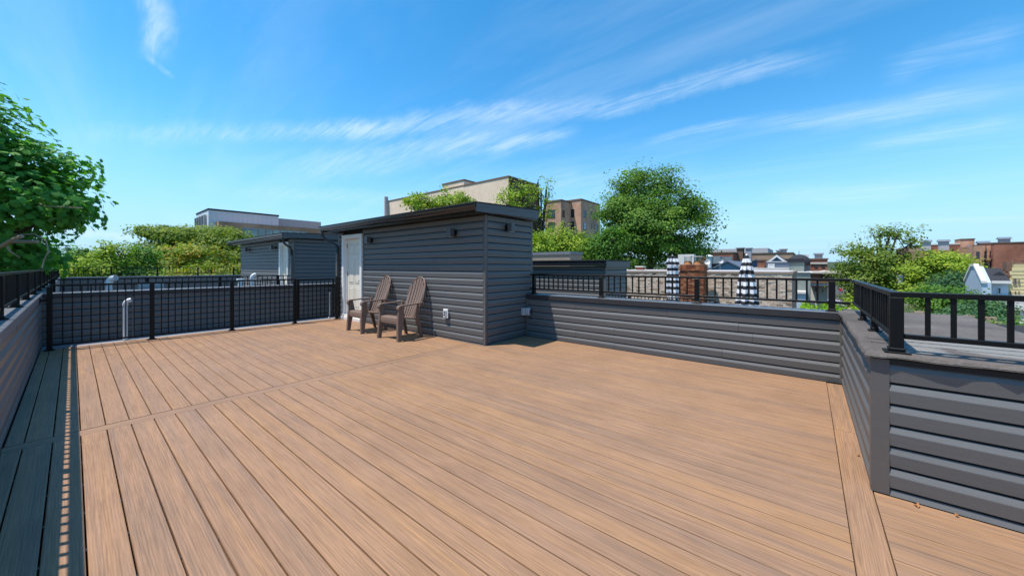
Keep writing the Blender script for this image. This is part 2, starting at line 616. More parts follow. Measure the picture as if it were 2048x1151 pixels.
# ------------------------------------------------------------------ terrain and house bodies
GZ = -8.5
box('ground', 'ground', None, -4000, 4000, -4000, 4000, GZ - 1, GZ, kind='structure')
hb = MB()
NH = 140
for i in range(NH):
    a = 2 * math.pi * i / NH
    r0, r1 = 2300, 3300
    h = 26 + 16 * math.sin(a * 5 + 1) + 9 * math.sin(a * 13 + 2) + 5 * math.sin(a * 31)
    hb.v += [(r0 * math.cos(a), r0 * math.sin(a), GZ - .5), (r1 * math.cos(a), r1 * math.sin(a), GZ + h), (3800 * math.cos(a), 3800 * math.sin(a), GZ - .5)]
    hb.a += [0, 0, 0]
for i in range(NH):
    j = (i + 1) % NH
    hb.f += [(3 * i, 3 * j, 3 * j + 1, 3 * i + 1), (3 * i + 1, 3 * j + 1, 3 * j + 2, 3 * i + 2)]
hb.build('hills', 'hill', None, kind='structure')

# ------------------------------------------------------------------ the deck
PX = 0.1396        # board pitch
X0, X1 = -0.343, 5.63
DY1 = 9.60         # far edge of the deck
deck = thing('deck', None, None, (2, 4, 0), kind='structure')
SEAM0, SEAM1 = 4.50, 4.645
BW = PX - 0.0065


def board_mb(L, wd=BW, r=.004):
    def mk():
        h = wd / 2
        pr = [(-h, -.025), (-h, -r), (-h + r * .35, -r * .3), (-h + r, 0), (h - r, 0), (h - r * .35, -r * .3), (h, -r), (h, -.025)]
        return MB().prism(pr, 'y', -L / 2, L / 2)
    return mk


xs = [0.042 + PX * k for k in range(-3, 45)]          # gap centres
first = xs[0]


def run_of_boards(y0, y1, xa, xb):
    x = 0.042 - PX * 3
    while x < xb - .02:
        l, r = max(x, xa), min(x + PX, xb)
        if r - l > .02 and r > xa:
            wd = round(r - l - .0065, 4)
            L = round(y1 - y0, 4)
            o = inst(('board', L, wd), board_mb(L, wd), 'deck_board', 'deck_composite', deck,
                     ((l + r) / 2, (y0 + y1) / 2, 0))
        x += PX


SHX = 4.47          # door face of the shed
SHY0, SHY1 = 4.26, 9.62
run_of_boards(SEAM1 + .003, DY1, X0 + .012, SHX - .003)
run_of_boards(-0.160, SEAM0 - .003, X0 + .012, SHX)
run_of_boards(-0.160, SHY0 - .004, SHX, X1 - .01)
run_of_boards(-3.2, -0.303, X0 + .012, 3.062)
# seam board and border board run across
inst('seam', board_mb(SHX - X0 - .02, SEAM1 - SEAM0 - .006), 'seam_board', 'deck_composite', deck, ((SHX + X0) / 2, (SEAM0 + SEAM1) / 2, 0), R(90),
     label='long board laid across the others at mid deck')
inst('bord', board_mb(1.55, .134), 'border_board', 'deck_composite', deck, (4.80, -.2315, .001), R(90), label='short border board ending at the low wall')
inst('bord2', board_mb(4.3, .134), 'border_board', 'deck_composite', deck, (1.87, -.2315, .001), R(90), label='long border board beside the wall corner')
# joists and hidden clips below the gaps
jb = MB()
for k in range(32):
    y = -3.0 + .4064 * k
    if y < DY1 - .1:
        jb.box(X0 + .01, X1 - .02 if y < SHY0 - .1 else SHX - .02, y - .019, y + .019, -.16, -.0262)
jb.build('joist', 'joint_dark', deck, kind='stuff')
cb = MB()
for k in range(32):
    y = -3.0 + .4064 * k
    for i in range(46):
        x = 0.042 + PX * (i - 3)
        if X0 + .03 < x < (X1 if y < 4.2 else SHX) - .05 and y < DY1 - .1 and not (SEAM0 - .02 < y < SEAM1 + .02):
            cb.box(x - .0026, x + .0026, y - .010, y + .010, -.020, -.011)
cb.build('clip', 'coping_black', deck, kind='stuff')
box('deck_edge_trim', 'coping_grey', deck, X0 + .01, SHX, DY1 + .002, DY1 + .03, -.06, -.004)
# roof sheet below everything
box('roof_sheet', 'granulated_roof', None, -.60, 5.88, -3.3, 25.2, -.36, -.175, kind='structure')
box('roof_strip', 'granulated_roof', None, X0 + .004, 5.6, DY1 + .034, 10.34, -.174, -.045, kind='structure')

# ------------------------------------------------------------------ siding
EXPO = 0.1245
PROF = [(0.000, 0.0), (0.0160, 0.0), (0.0165, 0.002), (0.0238, .072), (0.0234, .077), (0.0080, .1095), (0.0075, EXPO - .0145), (0.0, EXPO - .0145)]


def siding_mb(L, axis, sgn, h0=0.0, h1=EXPO):
    """course with its back on the wall plane, centred along its length, bottom at z = 0"""
    def mk():
        pts = []
        for o, h in PROF:
            pts.append((o, h))
        if h0 > 0 or h1 < EXPO:
            def cut(h):
                for (a, ha), (b, hb_) in zip(pts[1:-1], pts[2:-1]):
                    if ha <= h <= hb_ and hb_ > ha:
                        return a + (b - a) * (h - ha) / (hb_ - ha)
                return pts[1][0]
            lo = max(h0, 0.0)
            hi = min(h1, EXPO - .0145)
            mid = [(o, h) for o, h in pts[1:-1] if lo < h < hi]
            pp = [(0, lo), (cut(lo), lo)] + mid + [(cut(hi), hi), (0, hi)]
        else:
            pp = pts
        m = MB()
        if axis == 'y':          # wall plane x = const
            m.prism([(o * sgn, h) for o, h in pp], 'y', -L / 2, L / 2)
        else:
            m.prism([(o * sgn, h) for o, h in pp], 'x', -L / 2, L / 2)
        return m
    return mk


def side_wall(parent, axis, plane, sgn, z0, z1, segfn, joints=(2.2, 3.8), first_h=None, mname='siding_vinyl'):
    """segfn(zlow, zhigh) -> list of (a0, a1) spans that carry siding at that height"""
    rr = random.Random(int(plane * 1000) + int(z0 * 100))
    z = z0 - (EXPO - first_h if first_h else 0)
    row = 0
    while z < z1 - .01:
        lo, hi = max(z, z0), min(z + EXPO, z1)
        for a0, a1 in segfn(lo, hi):
            cuts = [a0]
            a = a0 + rr.uniform(.6, joints[1])
            while joints and a < a1 - .5 and (a1 - a0) > 2.6:
                cuts.append(round(a, 2))
                a += rr.uniform(*joints)
            cuts.append(a1)
            for c0, c1 in zip(cuts[:-1], cuts[1:]):
                e0 = .0028 if c0 != a0 else 0
                L = round(c1 - c0 - e0, 4)
                if L < .01:
                    continue
                h0 = round(lo - z, 4)
                h1 = round(hi - z, 4)
                mid = (c0 + e0 + c1) / 2
                off = sgn * (.0014 if (cuts.index(c0) + row) % 2 else 0)
                loc = (plane + off, mid, z) if axis == 'y' else (mid, plane + off, z)
                inst(('sd', L, axis, sgn, h0, h1, mname), siding_mb(L, axis, sgn, h0, h1), 'siding_panel', mname, parent, loc)
        z += EXPO
        row += 1


def lap(a0, a1):
    return lambda lo, hi: [(a0, a1)]


# ------------------------------------------------------------------ left parapet
LY0, LY1 = -3.2, 25.0
lw = thing('left_parapet_wall', 'long low wall of grey siding running along the left edge of the deck', 'wall', (-.5, 6, 0))
box('wall_core', 'joint_dark', lw, -.60, X0 - .014, LY0, LY1, -.17, .80)
side_wall(lw, 'y', X0 - .014, 1, 0.0, .80, lap(LY0, 10.32), joints=(1.4, 3.3), first_h=.09)
side_wall(lw, 'y', X0 - .014, 1, 0.0, .80, lap(10.7, LY1), joints=(2.4, 5.3), first_h=.09)
for k in range(10):
    y = LY0 + k * 3.05
    box('coping', 'coping_grey', lw, -.64, X0 + .006, y + .002, min(y + 3.05, LY1) - .002, .865 - .006, .872 + .0015 * (k % 2))
box('coping_lip', 'coping_grey', lw, X0 + .0065, X0 + .010, LY0, LY1, .795, .871)
box('coping_base', 'coping_black', lw, -.63, X0 + .006, LY0, LY1, .801, .858)


# ------------------------------------------------------------------ railings
def railing(label, group, axis, fixed, a0, a1, zb, zbot, ztop, posts, gap, pw=.052, rw=.042, bw=.016, foot=True, cat='railing',
            end=(True, True), name='railing', bal=None, floor_posts=None, toprail_w=None):
    mid = (a0 + a1) / 2
    t = thing(name, label, cat, (fixed, mid, zb) if axis == 'y' else (mid, fixed, zb), group)
    tw = toprail_w or rw

    def B(nm, a, b, hw, z0, z1, parent=t, b_=0.0, m='rail_black', off=0.0):
        if axis == 'y':
            return box(nm, m, parent, fixed - hw + off, fixed + hw + off, a, b, z0, z1, b_)
        return box(nm, m, parent, a, b, fixed - hw + off, fixed + hw + off, z0, z1, b_)
    ps = sorted(posts)
    spans = []
    e = [a0] + [p for p in ps if a0 < p < a1] + [a1]
    e = sorted(set(e))
    B('top_rail', a0, a1, tw / 2, ztop - .030, ztop, b_=.003)
    for u, v in zip(e[:-1], e[1:]):
        uu = u + (pw / 2 if u in ps else 0)
        vv = v - (pw / 2 if v in ps else 0)
        if vv - uu < .05:
            continue
        B('bottom_rail', uu, vv, rw / 2 - .003, zbot, zbot + .028, b_=.003)
        n = max(1, round((vv - uu) / gap))
        st = (vv - uu) / n
        for k in range(1, n):
            c = uu + st * k
            loc = (fixed, c, 0) if axis == 'y' else (c, fixed, 0)
            key = ('bal', round(zbot, 3), round(ztop, 3), bw)
            inst(key, lambda: MB().box(-bw / 2, bw / 2, -bw / 2, bw / 2, zbot + .028, ztop - .030), 'baluster', 'rail_black', t, loc)
    for p in ps:
        loc = (fixed, p, zb) if axis == 'y' else (p, fixed, zb)
        po = inst(('post', round(ztop - zb, 3), pw), lambda: MB().box(-pw / 2, pw / 2, -pw / 2, pw / 2, .012, ztop - zb - .0305, .004), 'post', 'rail_black', t, loc)
        if foot:
            bp = inst(('plate', pw), lambda: MB().box(-pw * .95, pw * .95, -pw * .95, pw * .95, 0, .010, .003).box(-pw * .62, pw * .62, -pw * .62, pw * .62, .0102, .030, .005),
                      'base_plate', 'rail_black', po, loc)
    return t


railing('tall black railing standing on the left wall, tree leaves above it', None, 'y', -.425, LY0, LY1 - .1, .874, .955, 1.295,
        [5.62 + 1.545 * k for k in range(-5, 13)], .105, pw=.062, rw=.045, bw=.02)

# ------------------------------------------------------------------ fence at the far end of the deck
FY = 9.44
railing('black metal fence across the far deck edge with the gate beside the white door', None, 'x', FY, -.235, 3.40, 0.001, .070, 1.062,
        [-.235, .939, 2.145, 3.356], .0975, pw=.062, rw=.034, bw=.015, name='fence', cat='fence')
g = thing('gate', 'black metal gate between the fence and the shed corner', 'gate', (3.9, FY, 0))
for nm, a, b, z0, z1 in (('stile', 3.405, 3.455, .075, 1.05), ('stile', 4.235, 4.275, .075, 1.05)):
    box(nm, 'rail_black', g, a, b, FY - .02, FY + .02, z0, z1, .003)
box('top_rail', 'rail_black', g, 3.456, 4.234, FY - .017, FY + .017, 1.018, 1.048, .003)
box('bottom_rail', 'rail_black', g, 3.456, 4.234, FY - .015, FY + .015, .085, .113, .003)
for k in range(1, 8):
    inst('gbal', lambda: MB().box(-.0075, .0075, -.0075, .0075, .1135, 1.0175), 'baluster', 'rail_black', g, (3.456 + .0973 * k, FY, 0))
box('latch', 'rail_black', g, 4.20, 4.29, FY - .045, FY - .021, .82, .87, .004)
gp = thing('fence_post', 'black square gate post fixed against the shed wall', 'post', (4.345, FY, 0))
box('post', 'rail_black', gp, 4.313, 4.375, FY - .031, FY + .031, .011, 1.10, .004)
box('base_plate', 'rail_black', gp, 4.29, 4.40, FY - .055, FY + .055, .001, .0105)
hb_ = thing('wall_bracket', 'short black bracket bar joining the first fence post to the left wall', 'bracket', (-.30, FY, .81))
box('bar', 'rail_black', hb_, -.338, -.267, FY - .018, FY + .018, .790, .830, .003)
box('flange', 'rail_black', hb_, -.3215, -.3385, FY - .04, FY + .04, .765, .855)

# ------------------------------------------------------------------ wall behind the fence
w2 = thing('cross_parapet_wall', 'dark blue-grey siding wall seen through the bars of the deck fence', 'wall', (2, 10.5, 0))
box('wall_core', 'joint_dark', w2, X0, 5.62, 10.352, 10.70, -.17, .80)
side_wall(w2, 'x', 10.35, -1, -.043, .80, lap(X0 + .02, 5.6), joints=(2.2, 3.9))
box('corner_trim', 'trim_vinyl', w2, X0 - .002, X0 + .019, 10.318, 10.35, -.04, .80)
box('coping', 'coping_black', w2, X0 + .023, 5.60, 10.31, 10.74, .803, .868)
box('coping_top', 'coping_grey', w2, X0 + .023, 5.60, 10.305, 10.745, .8685, .876)
# neighbour's roof and far parapet
box('neighbour_roof', 'granulated_roof', None, X0 + .02, 5.88, 10.746, 25.0, -.174, -.02, kind='structure')
railing('lower black railing of the next deck, half hidden behind the siding wall', None, 'x', 12.75, -.30, 4.44, -.02, .10, 1.085,
        [-.27, 1.18, 2.62, 4.05], .12, pw=.07, rw=.036, bw=.018, name='fence', cat='fence')
w3 = thing('far_parapet_wall', 'far low wall of dark siding below the distant railing and trees', 'wall', (3, 25, 0))
box('wall_core', 'joint_dark', w3, -.6, 9.0, 25.02, 25.4, -.17, .80)
side_wall(w3, 'x', 25.018, -1, 0.0, .80, lap(X0 + .02, 9.0), joints=(2.2, 3.9))
box('coping', 'coping_grey', w3, -.64, 9.0, 24.97, 25.44, .803, .885)
railing('farthest black railing on top of the far wall in front of the orange-green trees', None, 'x', 25.2, -.5, 9.0, .886, .99, 1.335,
        [-.4 + 1.55 * k for k in range(7)], .13, pw=.06, rw=.04, bw=.02)


# ------------------------------------------------------------------ pipes
def pipe(label, base, top, r, bend, group=None):
    t = thing('vent_pipe', label, 'pipe', base, group)
    x, y, z = base
    MB().tube([(x, y, z), (x, y, top - r * 1.2)], r * .9, 18).build('riser', 'pvc_white', t, smooth=True)
    pts = []
    b = Vector(bend).normalized()
    rad = r * 1.8
    for k in range(8):
        a = k / 7 * R(82)
        pts.append(Vector((x, y, top - r * 1.2)) + b * (rad * (1 - math.cos(a))) + Vector((0, 0, rad * math.sin(a))))
    el = MB().tube(pts, r, 18, cap=False)
    p0 = pts[0]
    el.tube([p0 - Vector((0, 0, r * .9)), p0 + Vector((0, 0, r * .3))], r * 1.13, 18)
    dn = (pts[-1] - pts[-2]).normalized()
    el.tube([pts[-1] - dn * r * .5, pts[-1] + dn * r * .7], r * 1.13, 18, cap=False)
    el.tube([pts[-1] - dn * r * .6, pts[-1] - dn * r * .55], r * .98, 18)
    el.build('elbow', 'pvc_white', t, smooth=True)
    return t


pipe('slim white elbow pipe standing between the deck fence and the siding wall', (.635, 10.0, -.045), .69, .036, (1, -.25, 0))
pipe('thick white elbow pipe rising behind the siding wall', (.47, 10.98, -.02), 1.09, .052, (1, -.8, 0))
pipe('slender white elbow pipe beside the white box behind the siding wall', (2.91, 11.0, -.02), 1.12, .038, (1, .1, 0))
vb = thing('vent_box', 'small white box vent left of the slender elbow pipe', 'vent', (2.66, 11.0, -.02))
box('duct', 'pvc_white', vb, 2.625, 2.70, 10.96, 11.04, -.02, 1.0, .004)
box('cap', 'pvc_white', vb, 2.60, 2.725, 10.935, 11.065, 1.001, 1.05, .006)
t_ = MB().tube([(.745, 10.05, -.045), (.745, 10.05, .76)], .009, 8).build('metal_rod', 'steel_grey', None)
tag(t_, 'thin grey rod standing right of the slim elbow pipe', 'rod')
t_ = thing('stub_pipe', 'short capless white pipe behind the gate near the shed', 'pipe', (4.40, 9.92, -.04))
MB().tube([(4.365, 9.92, -.045), (4.365, 9.92, .60)], .022, 14).build('riser', 'pvc_white', t_, smooth=True)
MB().tube([(4.365, 9.92, .601), (4.365, 9.92, .66)], .027, 14).build('collar', 'pvc_white', t_, smooth=True)
vb = thing('roof_vent', 'grey perforated vent box seen behind the first fence bays', 'vent', (1.0, 11.6, -.02))
box('hood', 'box_grey', vb, .95, 1.35, 11.6, 11.9, -.02, .98, .01)
for k in range(5):
    box('louvre', 'steel_grey', vb, .97, 1.33, 11.585, 11.5985, .62 + .065 * k, .65 + .065 * k)


# ------------------------------------------------------------------ lamps, door, sheds
def wall_lamp(label, p, axis, sgn, group='black cube lamps on the shed walls'):
    """axis 'x': wall plane x=const facing sgn"""
    t = thing('wall_lamp', label, 'lamp', tuple(p), group)
    x, y, z = p
    d = Vector((sgn, 0, 0)) if axis == 'x' else Vector((0, sgn, 0))
    c = Vector(p)
    m = MB().tube([c + d * .012, c + d * .032], .068, 24)
    m.build('back_plate', 'lamp_black', t, smooth=True)
    MB().tube([c + d * .0325, c + d * .055], .022, 12).build('arm', 'lamp_black', t, smooth=True)
    q = c + d * .105
    MB().box(q.x - .05, q.x + .05, q.y - .05, q.y + .05, q.z - .075, q.z + .075, .004).build('housing', 'fascia_grey', t)
    MB().box(q.x - .04, q.x + .04, q.y - .04, q.y + .04, q.z - .0785, q.z - .0755).build('lens', 'glass_pale', t)
    return t


def door_unit(parent, y0, y1, z1, plane, hinge_side, mname='white_paint', slab=(0, 0)):
    """white door and casing in a wall x = plane facing -x"""
    cw = .095
    fr = MB()
    fr.box(plane - .034, plane + .10, y0, y0 + cw, .03, z1)
    fr.box(plane - .034, plane + .10, y1 - cw, y1, .03, z1)
    fr.build('door_casing', 'white_trim', parent)
    box('door_head', 'white_trim', parent, plane - .036, plane + .10, y0 + cw + .0005, y1 - cw - .0005, z1 - cw, z1)
    jb_ = MB().box(plane + .02, plane + .09, y1 - cw - .05, y1 - cw - .0005, .14, z1 - cw - .0005)
    jb_.build('door_jamb', 'white_trim', parent)
    th = thing('threshold', None, None, (plane, (y0 + y1) / 2, 0))
    th.parent = parent
    th.matrix_parent_inverse = Matrix.Translation(-Vector(WLOC[parent.name]))
    box('step', 'white_trim', th, plane - .075, plane + .10, y0, y1, .0015, .085, .006)
    box('sill', 'white_trim', th, plane - .055, plane + .10, y0 + .05, y1 - .05, .0855, .13, .004)
    a, b = y0 + cw + .004, y1 - cw - .052
    px = plane + .045
    door = box('door', mname, parent, px, px + .045, a, b, .14, z1 - cw - .004)
    W_ = b - a
    pm = MB()
    for col in (0, 1):
        c0 = a + W_ * (.14 if col == 0 else .55)
        c1 = c0 + W_ * .31
        for (q0, q1) in ((.10, .36), (.42, .74), (.80, .93)):
            zz0, zz1 = .14 + q0 * (z1 - .25), .14 + q1 * (z1 - .25)
            for k, (i, dx) in enumerate(((0, .010), (.028, .004))):
                pass
            # raised panel with sloping border
            o, h = .024, .009
            vs = [(px - .0008, c0, zz0), (px - .0008, c1, zz0), (px - .0008, c1, zz1), (px - .0008, c0, zz1),
                  (px - h, c0 + o, zz0 + o), (px - h, c1 - o, zz0 + o), (px - h, c1 - o, zz1 - o), (px - h, c0 + o, zz1 - o)]
            m = MB().add(vs, [(4, 5, 6, 7), (0, 1, 5, 4), (1, 2, 6, 5), (2, 3, 7, 6), (3, 0, 4, 7)])
            m.box(px - .006, px - .0005, c0 - .012, c0 - .002, zz0 - .012, zz1 + .012)
            m.box(px - .006, px - .0005, c1 + .002, c1 + .012, zz0 - .012, zz1 + .012)
            m.box(px - .0062, px - .0006, c0 - .002, c1 + .002, zz1 + .002, zz1 + .012)
            m.box(px - .0062, px - .0006, c0 - .002, c1 + .002, zz0 - .012, zz0 - .002)
            m.build('door_panel', mname, door)
    hy = b + .012 if hinge_side > 0 else a - .012
    for z in (.44, 1.17, 1.89):
        MB().tube([(px - .012, hy, z - .05), (px - .012, hy, z + .05)], .010, 10).box(px - .006, px - .001, hy - .04, hy + .035, z - .05, z + .05).build('hinge', 'brass', door)
    ky = a + .06 if hinge_side > 0 else b - .06
    MB().tube([(px - .002, ky, 1.0), (px - .014, ky, 1.0)], .028, 14).tube([(px - .014, ky, 1.0), (px - .05, ky, 1.0), (px - .06, ky, 1.0)], [.010, .012, .024], 14).build('knob', 'steel_grey', door, smooth=True)
    return door


def shed(label, x0, x1, y0, y1, dy0, dy1, ex0, ey0, ey1, hinge, joints=(1.5, 3.4), zt=2.40, spout=None):
    s = thing('roof_shed', label, 'shed', ((x0 + x1) / 2, (y0 + y1) / 2, 0))
    T = .02
    DZ = 2.16
    # core walls leave the doorway open
    c = MB()
    c.box(x0 + T, x0 + .12, y0 + T, dy0, -.17, 2.245).box(x0 + T, x0 + .12, dy1, y1 - T, -.17, 2.245).box(x0 + T, x0 + .12, dy0, dy1, DZ, 2.245)
    c.box(x0 + .1202, x1 - T, y0 + T, y0 + .12, -.17, 2.245).box(x1 - .12, x1 - T, y0 + .1202, y1 - .1202, -.17, 2.245)
    c.box(x0 + .1202, x1 - T, y1 - .12, y1 - T, -.17, 2.245)
    c.build('wall_core', 'joint_dark', s)

    def face(lo, hi):
        if lo < DZ:
            return [q for q in ((y0 + .055, dy0), (dy1, y1 - .055)) if q[1] - q[0] > .02]
        return [(y0 + .055, y1 - .055)]
    side_wall(s, 'y', x0 + T, -1, 0.0, 2.24, face, joints=joints, first_h=.03)
    side_wall(s, 'x', y0 + T, -1, 0.0, 2.24, lap(x0 + .055, x1 - .05), joints=(9, 9), first_h=.03)
    side_wall(s, 'x', y1 - T, 1, 0.0, 2.24, lap(x0 + .055, x1 - .05), joints=(9, 9), first_h=.03)
    side_wall(s, 'y', x1 - T, 1, 0.0, 2.24, lap(y0 + .055, y1 - .055), joints=joints, first_h=.03)
    for (px, py) in ((x0, y0), (x0, y1), (x1, y0), (x1, y1)):
        sx = 1 if px == x0 else -1
        sy = 1 if py == y0 else -1
        m = MB()
        xa, xb = sorted((px - sx * .004, px + sx * .052))
        ya, yb = sorted((py - sy * .004, py + sy * .052))
        m.box(xa, xb, ya, yb, .001, 2.243, .006)
        m.build('corner_trim', 'trim_vinyl', s)
    # roof: slopes down to the door side
    rf = thing('roof', None, None, ((x0 + x1) / 2, (y0 + y1) / 2, zt))
    rf.parent = s
    rf.matrix_parent_inverse = Matrix.Translation(-Vector(WLOC[s.name]))
    xe, xo = ex0, x1 + .03
    sl = .045
    z = lambda x: zt - .0 + sl * (x - xe)
    MB().prism([(xe + .10, 2.262), (xo - .01, 2.262), (xo - .01, z(xo) - .022), (xe + .10, z(xe + .1) - .022)], 'y', ey0 + .02, ey1 - .02).build('roof_body', 'fascia_grey', rf)
    MB().prism([(xe - .03, z(xe - .03) - .020), (xo + .015, z(xo) - .020), (xo + .015, z(xo) + .004), (xe - .03, z(xe - .03))], 'y', ey0 - .012, ey1 + .012).build('roof_covering', 'roof_shingle', rf)
    for yy, yb in ((ey0, ey0 + .018), (ey1 - .018, ey1)):
        MB().prism([(xe + .01, 2.245), (xo, 2.245 + .05), (xo, z(xo) - .0215), (xe + .01, z(xe) - .0215)], 'y', yy, yb).build('fascia', 'fascia_grey', rf)
        a_, b_ = (yy - .004, yy - .0002) if yy == ey0 else (yb + .0002, yb + .004)
        MB().prism([(xe + .01, z(xe) - .075), (xo, z(xo) - .075), (xo, z(xo) - .0215), (xe + .01, z(xe) - .0215)], 'y', a_, b_).build('drip_edge', 'fascia_grey', rf)
    box('soffit', 'gutter_black', rf, xe + .09, x0 + T + .1, ey0 + .0185, ey1 - .0185, 2.247, 2.2615)
    # K-style gutter along the eave
    prof = [(xe + .09, 2.272), (xe + .03, 2.272), (xe + .012, 2.290), (xe - .004, 2.325), (xe - .022, 2.345), (xe - .022, 2.372),
            (xe - .008, 2.372), (xe + .004, 2.345), (xe + .026, 2.292), (xe + .085, 2.285), (xe + .085, 2.372), (xe + .09, 2.372)]
    g_ = MB().prism(prof, 'y', ey0 + .02, ey1 - .02)
    g_.prism([(xe + .09, 2.272), (xe + .03, 2.272), (xe + .012, 2.290), (xe - .004, 2.325), (xe - .022, 2.345), (xe - .022, 2.372), (xe + .09, 2.372)], 'y', ey0 + .012, ey0 + .0195)
    g_.prism([(xe + .09, 2.272), (xe + .03, 2.272), (xe + .012, 2.290), (xe - .004, 2.325), (xe - .022, 2.345), (xe - .022, 2.372), (xe + .09, 2.372)], 'y', ey1 - .0195, ey1 - .012)
    g_.build('gutter', 'gutter_black', rf)
    if spout is not None:
        sy, ty = spout
        MB().tube([(xe + .035, sy, 2.27), (xe + .035, sy, 2.20), (xe + .045, sy, 2.15), (xe + .10, sy - (sy - ty) * .25, 2.06), (x0 - .06, ty + (sy - ty) * .2, 1.93), (x0 - .045, ty, 1.86), (x0 - .045, ty, 1.70)],
                  .036, 10).build('downspout_elbow', 'gutter_black', s, smooth=True)
        MB().box(x0 - .075, x0 - .015, ty - .037, ty + .037, .05, 1.70, .006).build('downspout', 'trim_vinyl', s)
    door_unit(s, dy0, dy1, DZ - .005, x0 + .0, hinge)
    return s


s1 = shed('dark grey siding shed with an open-shaded white door and two brown chairs before it', 4.47, 5.83, 4.26, 9.62, 8.36, 9.37, 4.12, 4.135, 9.92, 1,
          spout=(9.84, 9.585))
s2 = shed('second grey siding shed farther off, white door at its right end', 4.46, 5.95, 12.66, 18.3, 13.05, 13.85, 4.10, 12.50, 18.7, -1,
          spout=(12.60, 12.70))
box('back_plinth', 'siding_vinyl', s2, 5.95, 6.4, 12.9, 18, -.17, 2.2)
wall_lamp('black cube lamp on the shed face close to the white door', (4.47 - .004, 7.93, 1.97), 'x', -1)
wall_lamp('black cube lamp above the chairs near the shed corner', (4.47 - .004, 5.03, 1.97), 'x', -1)
wall_lamp('black cube lamp high on the shaded end wall of the shed', (5.03, 4.26 - .004, 2.06), 'y', -1)
wall_lamp('left black lamp on the far shed wall', (4.456, 17.17, 2.02), 'x', -1, 'black cube lamps on the far shed')
wall_lamp('right black lamp on the far shed wall beside its white door', (4.456, 14.25, 2.01), 'x', -1, 'black cube lamps on the far shed')

# sockets
o_ = thing('power_outlet', 'white outlet block low on the sunlit shed wall', 'outlet', (4.46, 5.25, .475))
MB().box(4.425, 4.449, 5.185, 5.315, .39, .56, .006).build('mount_block', 'white_trim', o_)
MB().box(4.405, 4.4245, 5.215, 5.285, .415, .535, .004).build('cover', 'box_grey', o_)
for dz_ in (.452, .498):
    MB().box(4.4035, 4.4048, 5.235, 5.265, dz_ - .014, dz_ + .014).build('socket', 'lamp_black', o_)
o_ = thing('power_outlet', 'pale weatherproof outlet box in the corner between shed and rear wall', 'outlet', (5.5, 4.2, .49))
MB().box(5.455, 5.555, 4.185, 4.262, .42, .56, .008).build('box', 'box_grey', o_)
MB().box(5.510, 5.59, 4.115, 4.1845, .42, .565, .014).build('cover', 'box_grey', o_)
MB().box(5.535, 5.565, 4.092, 4.0995, .45, .53, .003).build('latch', 'lamp_black', o_)
MB().tube([(5.585, 4.235, .43), (5.605, 4.235, .3), (5.61, 4.236, .005)], .010, 8).build('conduit', 'trim_vinyl', o_, smooth=True)

# ------------------------------------------------------------------ rear parapet
PZ = .815
rw_ = thing('rear_parapet_wall', 'long sunlit siding wall behind the deck, shed shadow at its left end', 'wall', (5.75, 2, 0))
box('wall_core', 'joint_dark', rw_, X1 + .022, 5.92, -.60, SHY0 - .01, -.17, .745)
side_wall(rw_, 'y', X1 + .02, -1, 0.0, .745, lap(-.295, SHY0 - .012), joints=(1.3, 2.8), first_h=.115)
box('corner_trim', 'trim_vinyl', rw_, X1 - .02, X1 + .018, SHY0 - .04, SHY0 - .008, .001, .745, .003)
box('corner_trim', 'trim_vinyl', rw_, X1 - .012, X1 + .018, -.300, -.278, .001, .745, .003)
for k, (a, b) in enumerate(((-.30, 1.30), (1.30, 3.00), (3.00, SHY0 - .012))):
    box('coping', 'coping_grey', rw_, X1 - .022, 5.95, a + .001, b - .001, .80, PZ + .001 * (k % 2))
    box('coping_face', 'coping_black', rw_, X1 - .024, X1 - .0225, a + .001, b - .001, .735, PZ - .002)
box('coping_core', 'coping_black', rw_, X1 - .02, 5.94, -.295, SHY0 - .014, .747, .7995)
railing('black railing standing on the sunlit rear wall', None, 'y', 5.755, -.375, SHY0 - .012, PZ + .002, .908, 1.208,
        [4.165, 2.745, 1.25, -.215], .103, pw=.062, rw=.04, bw=.02)

# ------------------------------------------------------------------ right wall with the flat roof behind it
RX, RY = 3.07, -.295
rwl = thing('right_corner_wall', 'near right wall corner in dark siding with a worn tar roof edge', 'wall', (4, -.5, 0))
box('wall_core', 'joint_dark', rwl, RX + .022, X1 + .02, -3.2, RY - .022, -.17, .80)
side_wall(rwl, 'x', RY - .02, 1, 0.0, .80, lap(RX + .06, X1 - .001), joints=(9, 9), first_h=.10)
side_wall(rwl, 'y', RX + .02, -1, 0.0, .80, lap(-3.2, RY - .075), joints=(9, 9), first_h=.045)
MB().prism([(RX - .004, RY + .004), (RX + .06, RY + .004), (RX + .06, RY - .03), (RX + .03, RY - .03), (RX + .03, RY - .075), (RX - .004, RY - .075)], 'z', .001, .80).build('corner_trim', 'trim_vinyl', rwl)
box('top_trim', 'gutter_black', rwl, RX - .006, RX + .03, -3.2, RY - .0755, .775, .806)
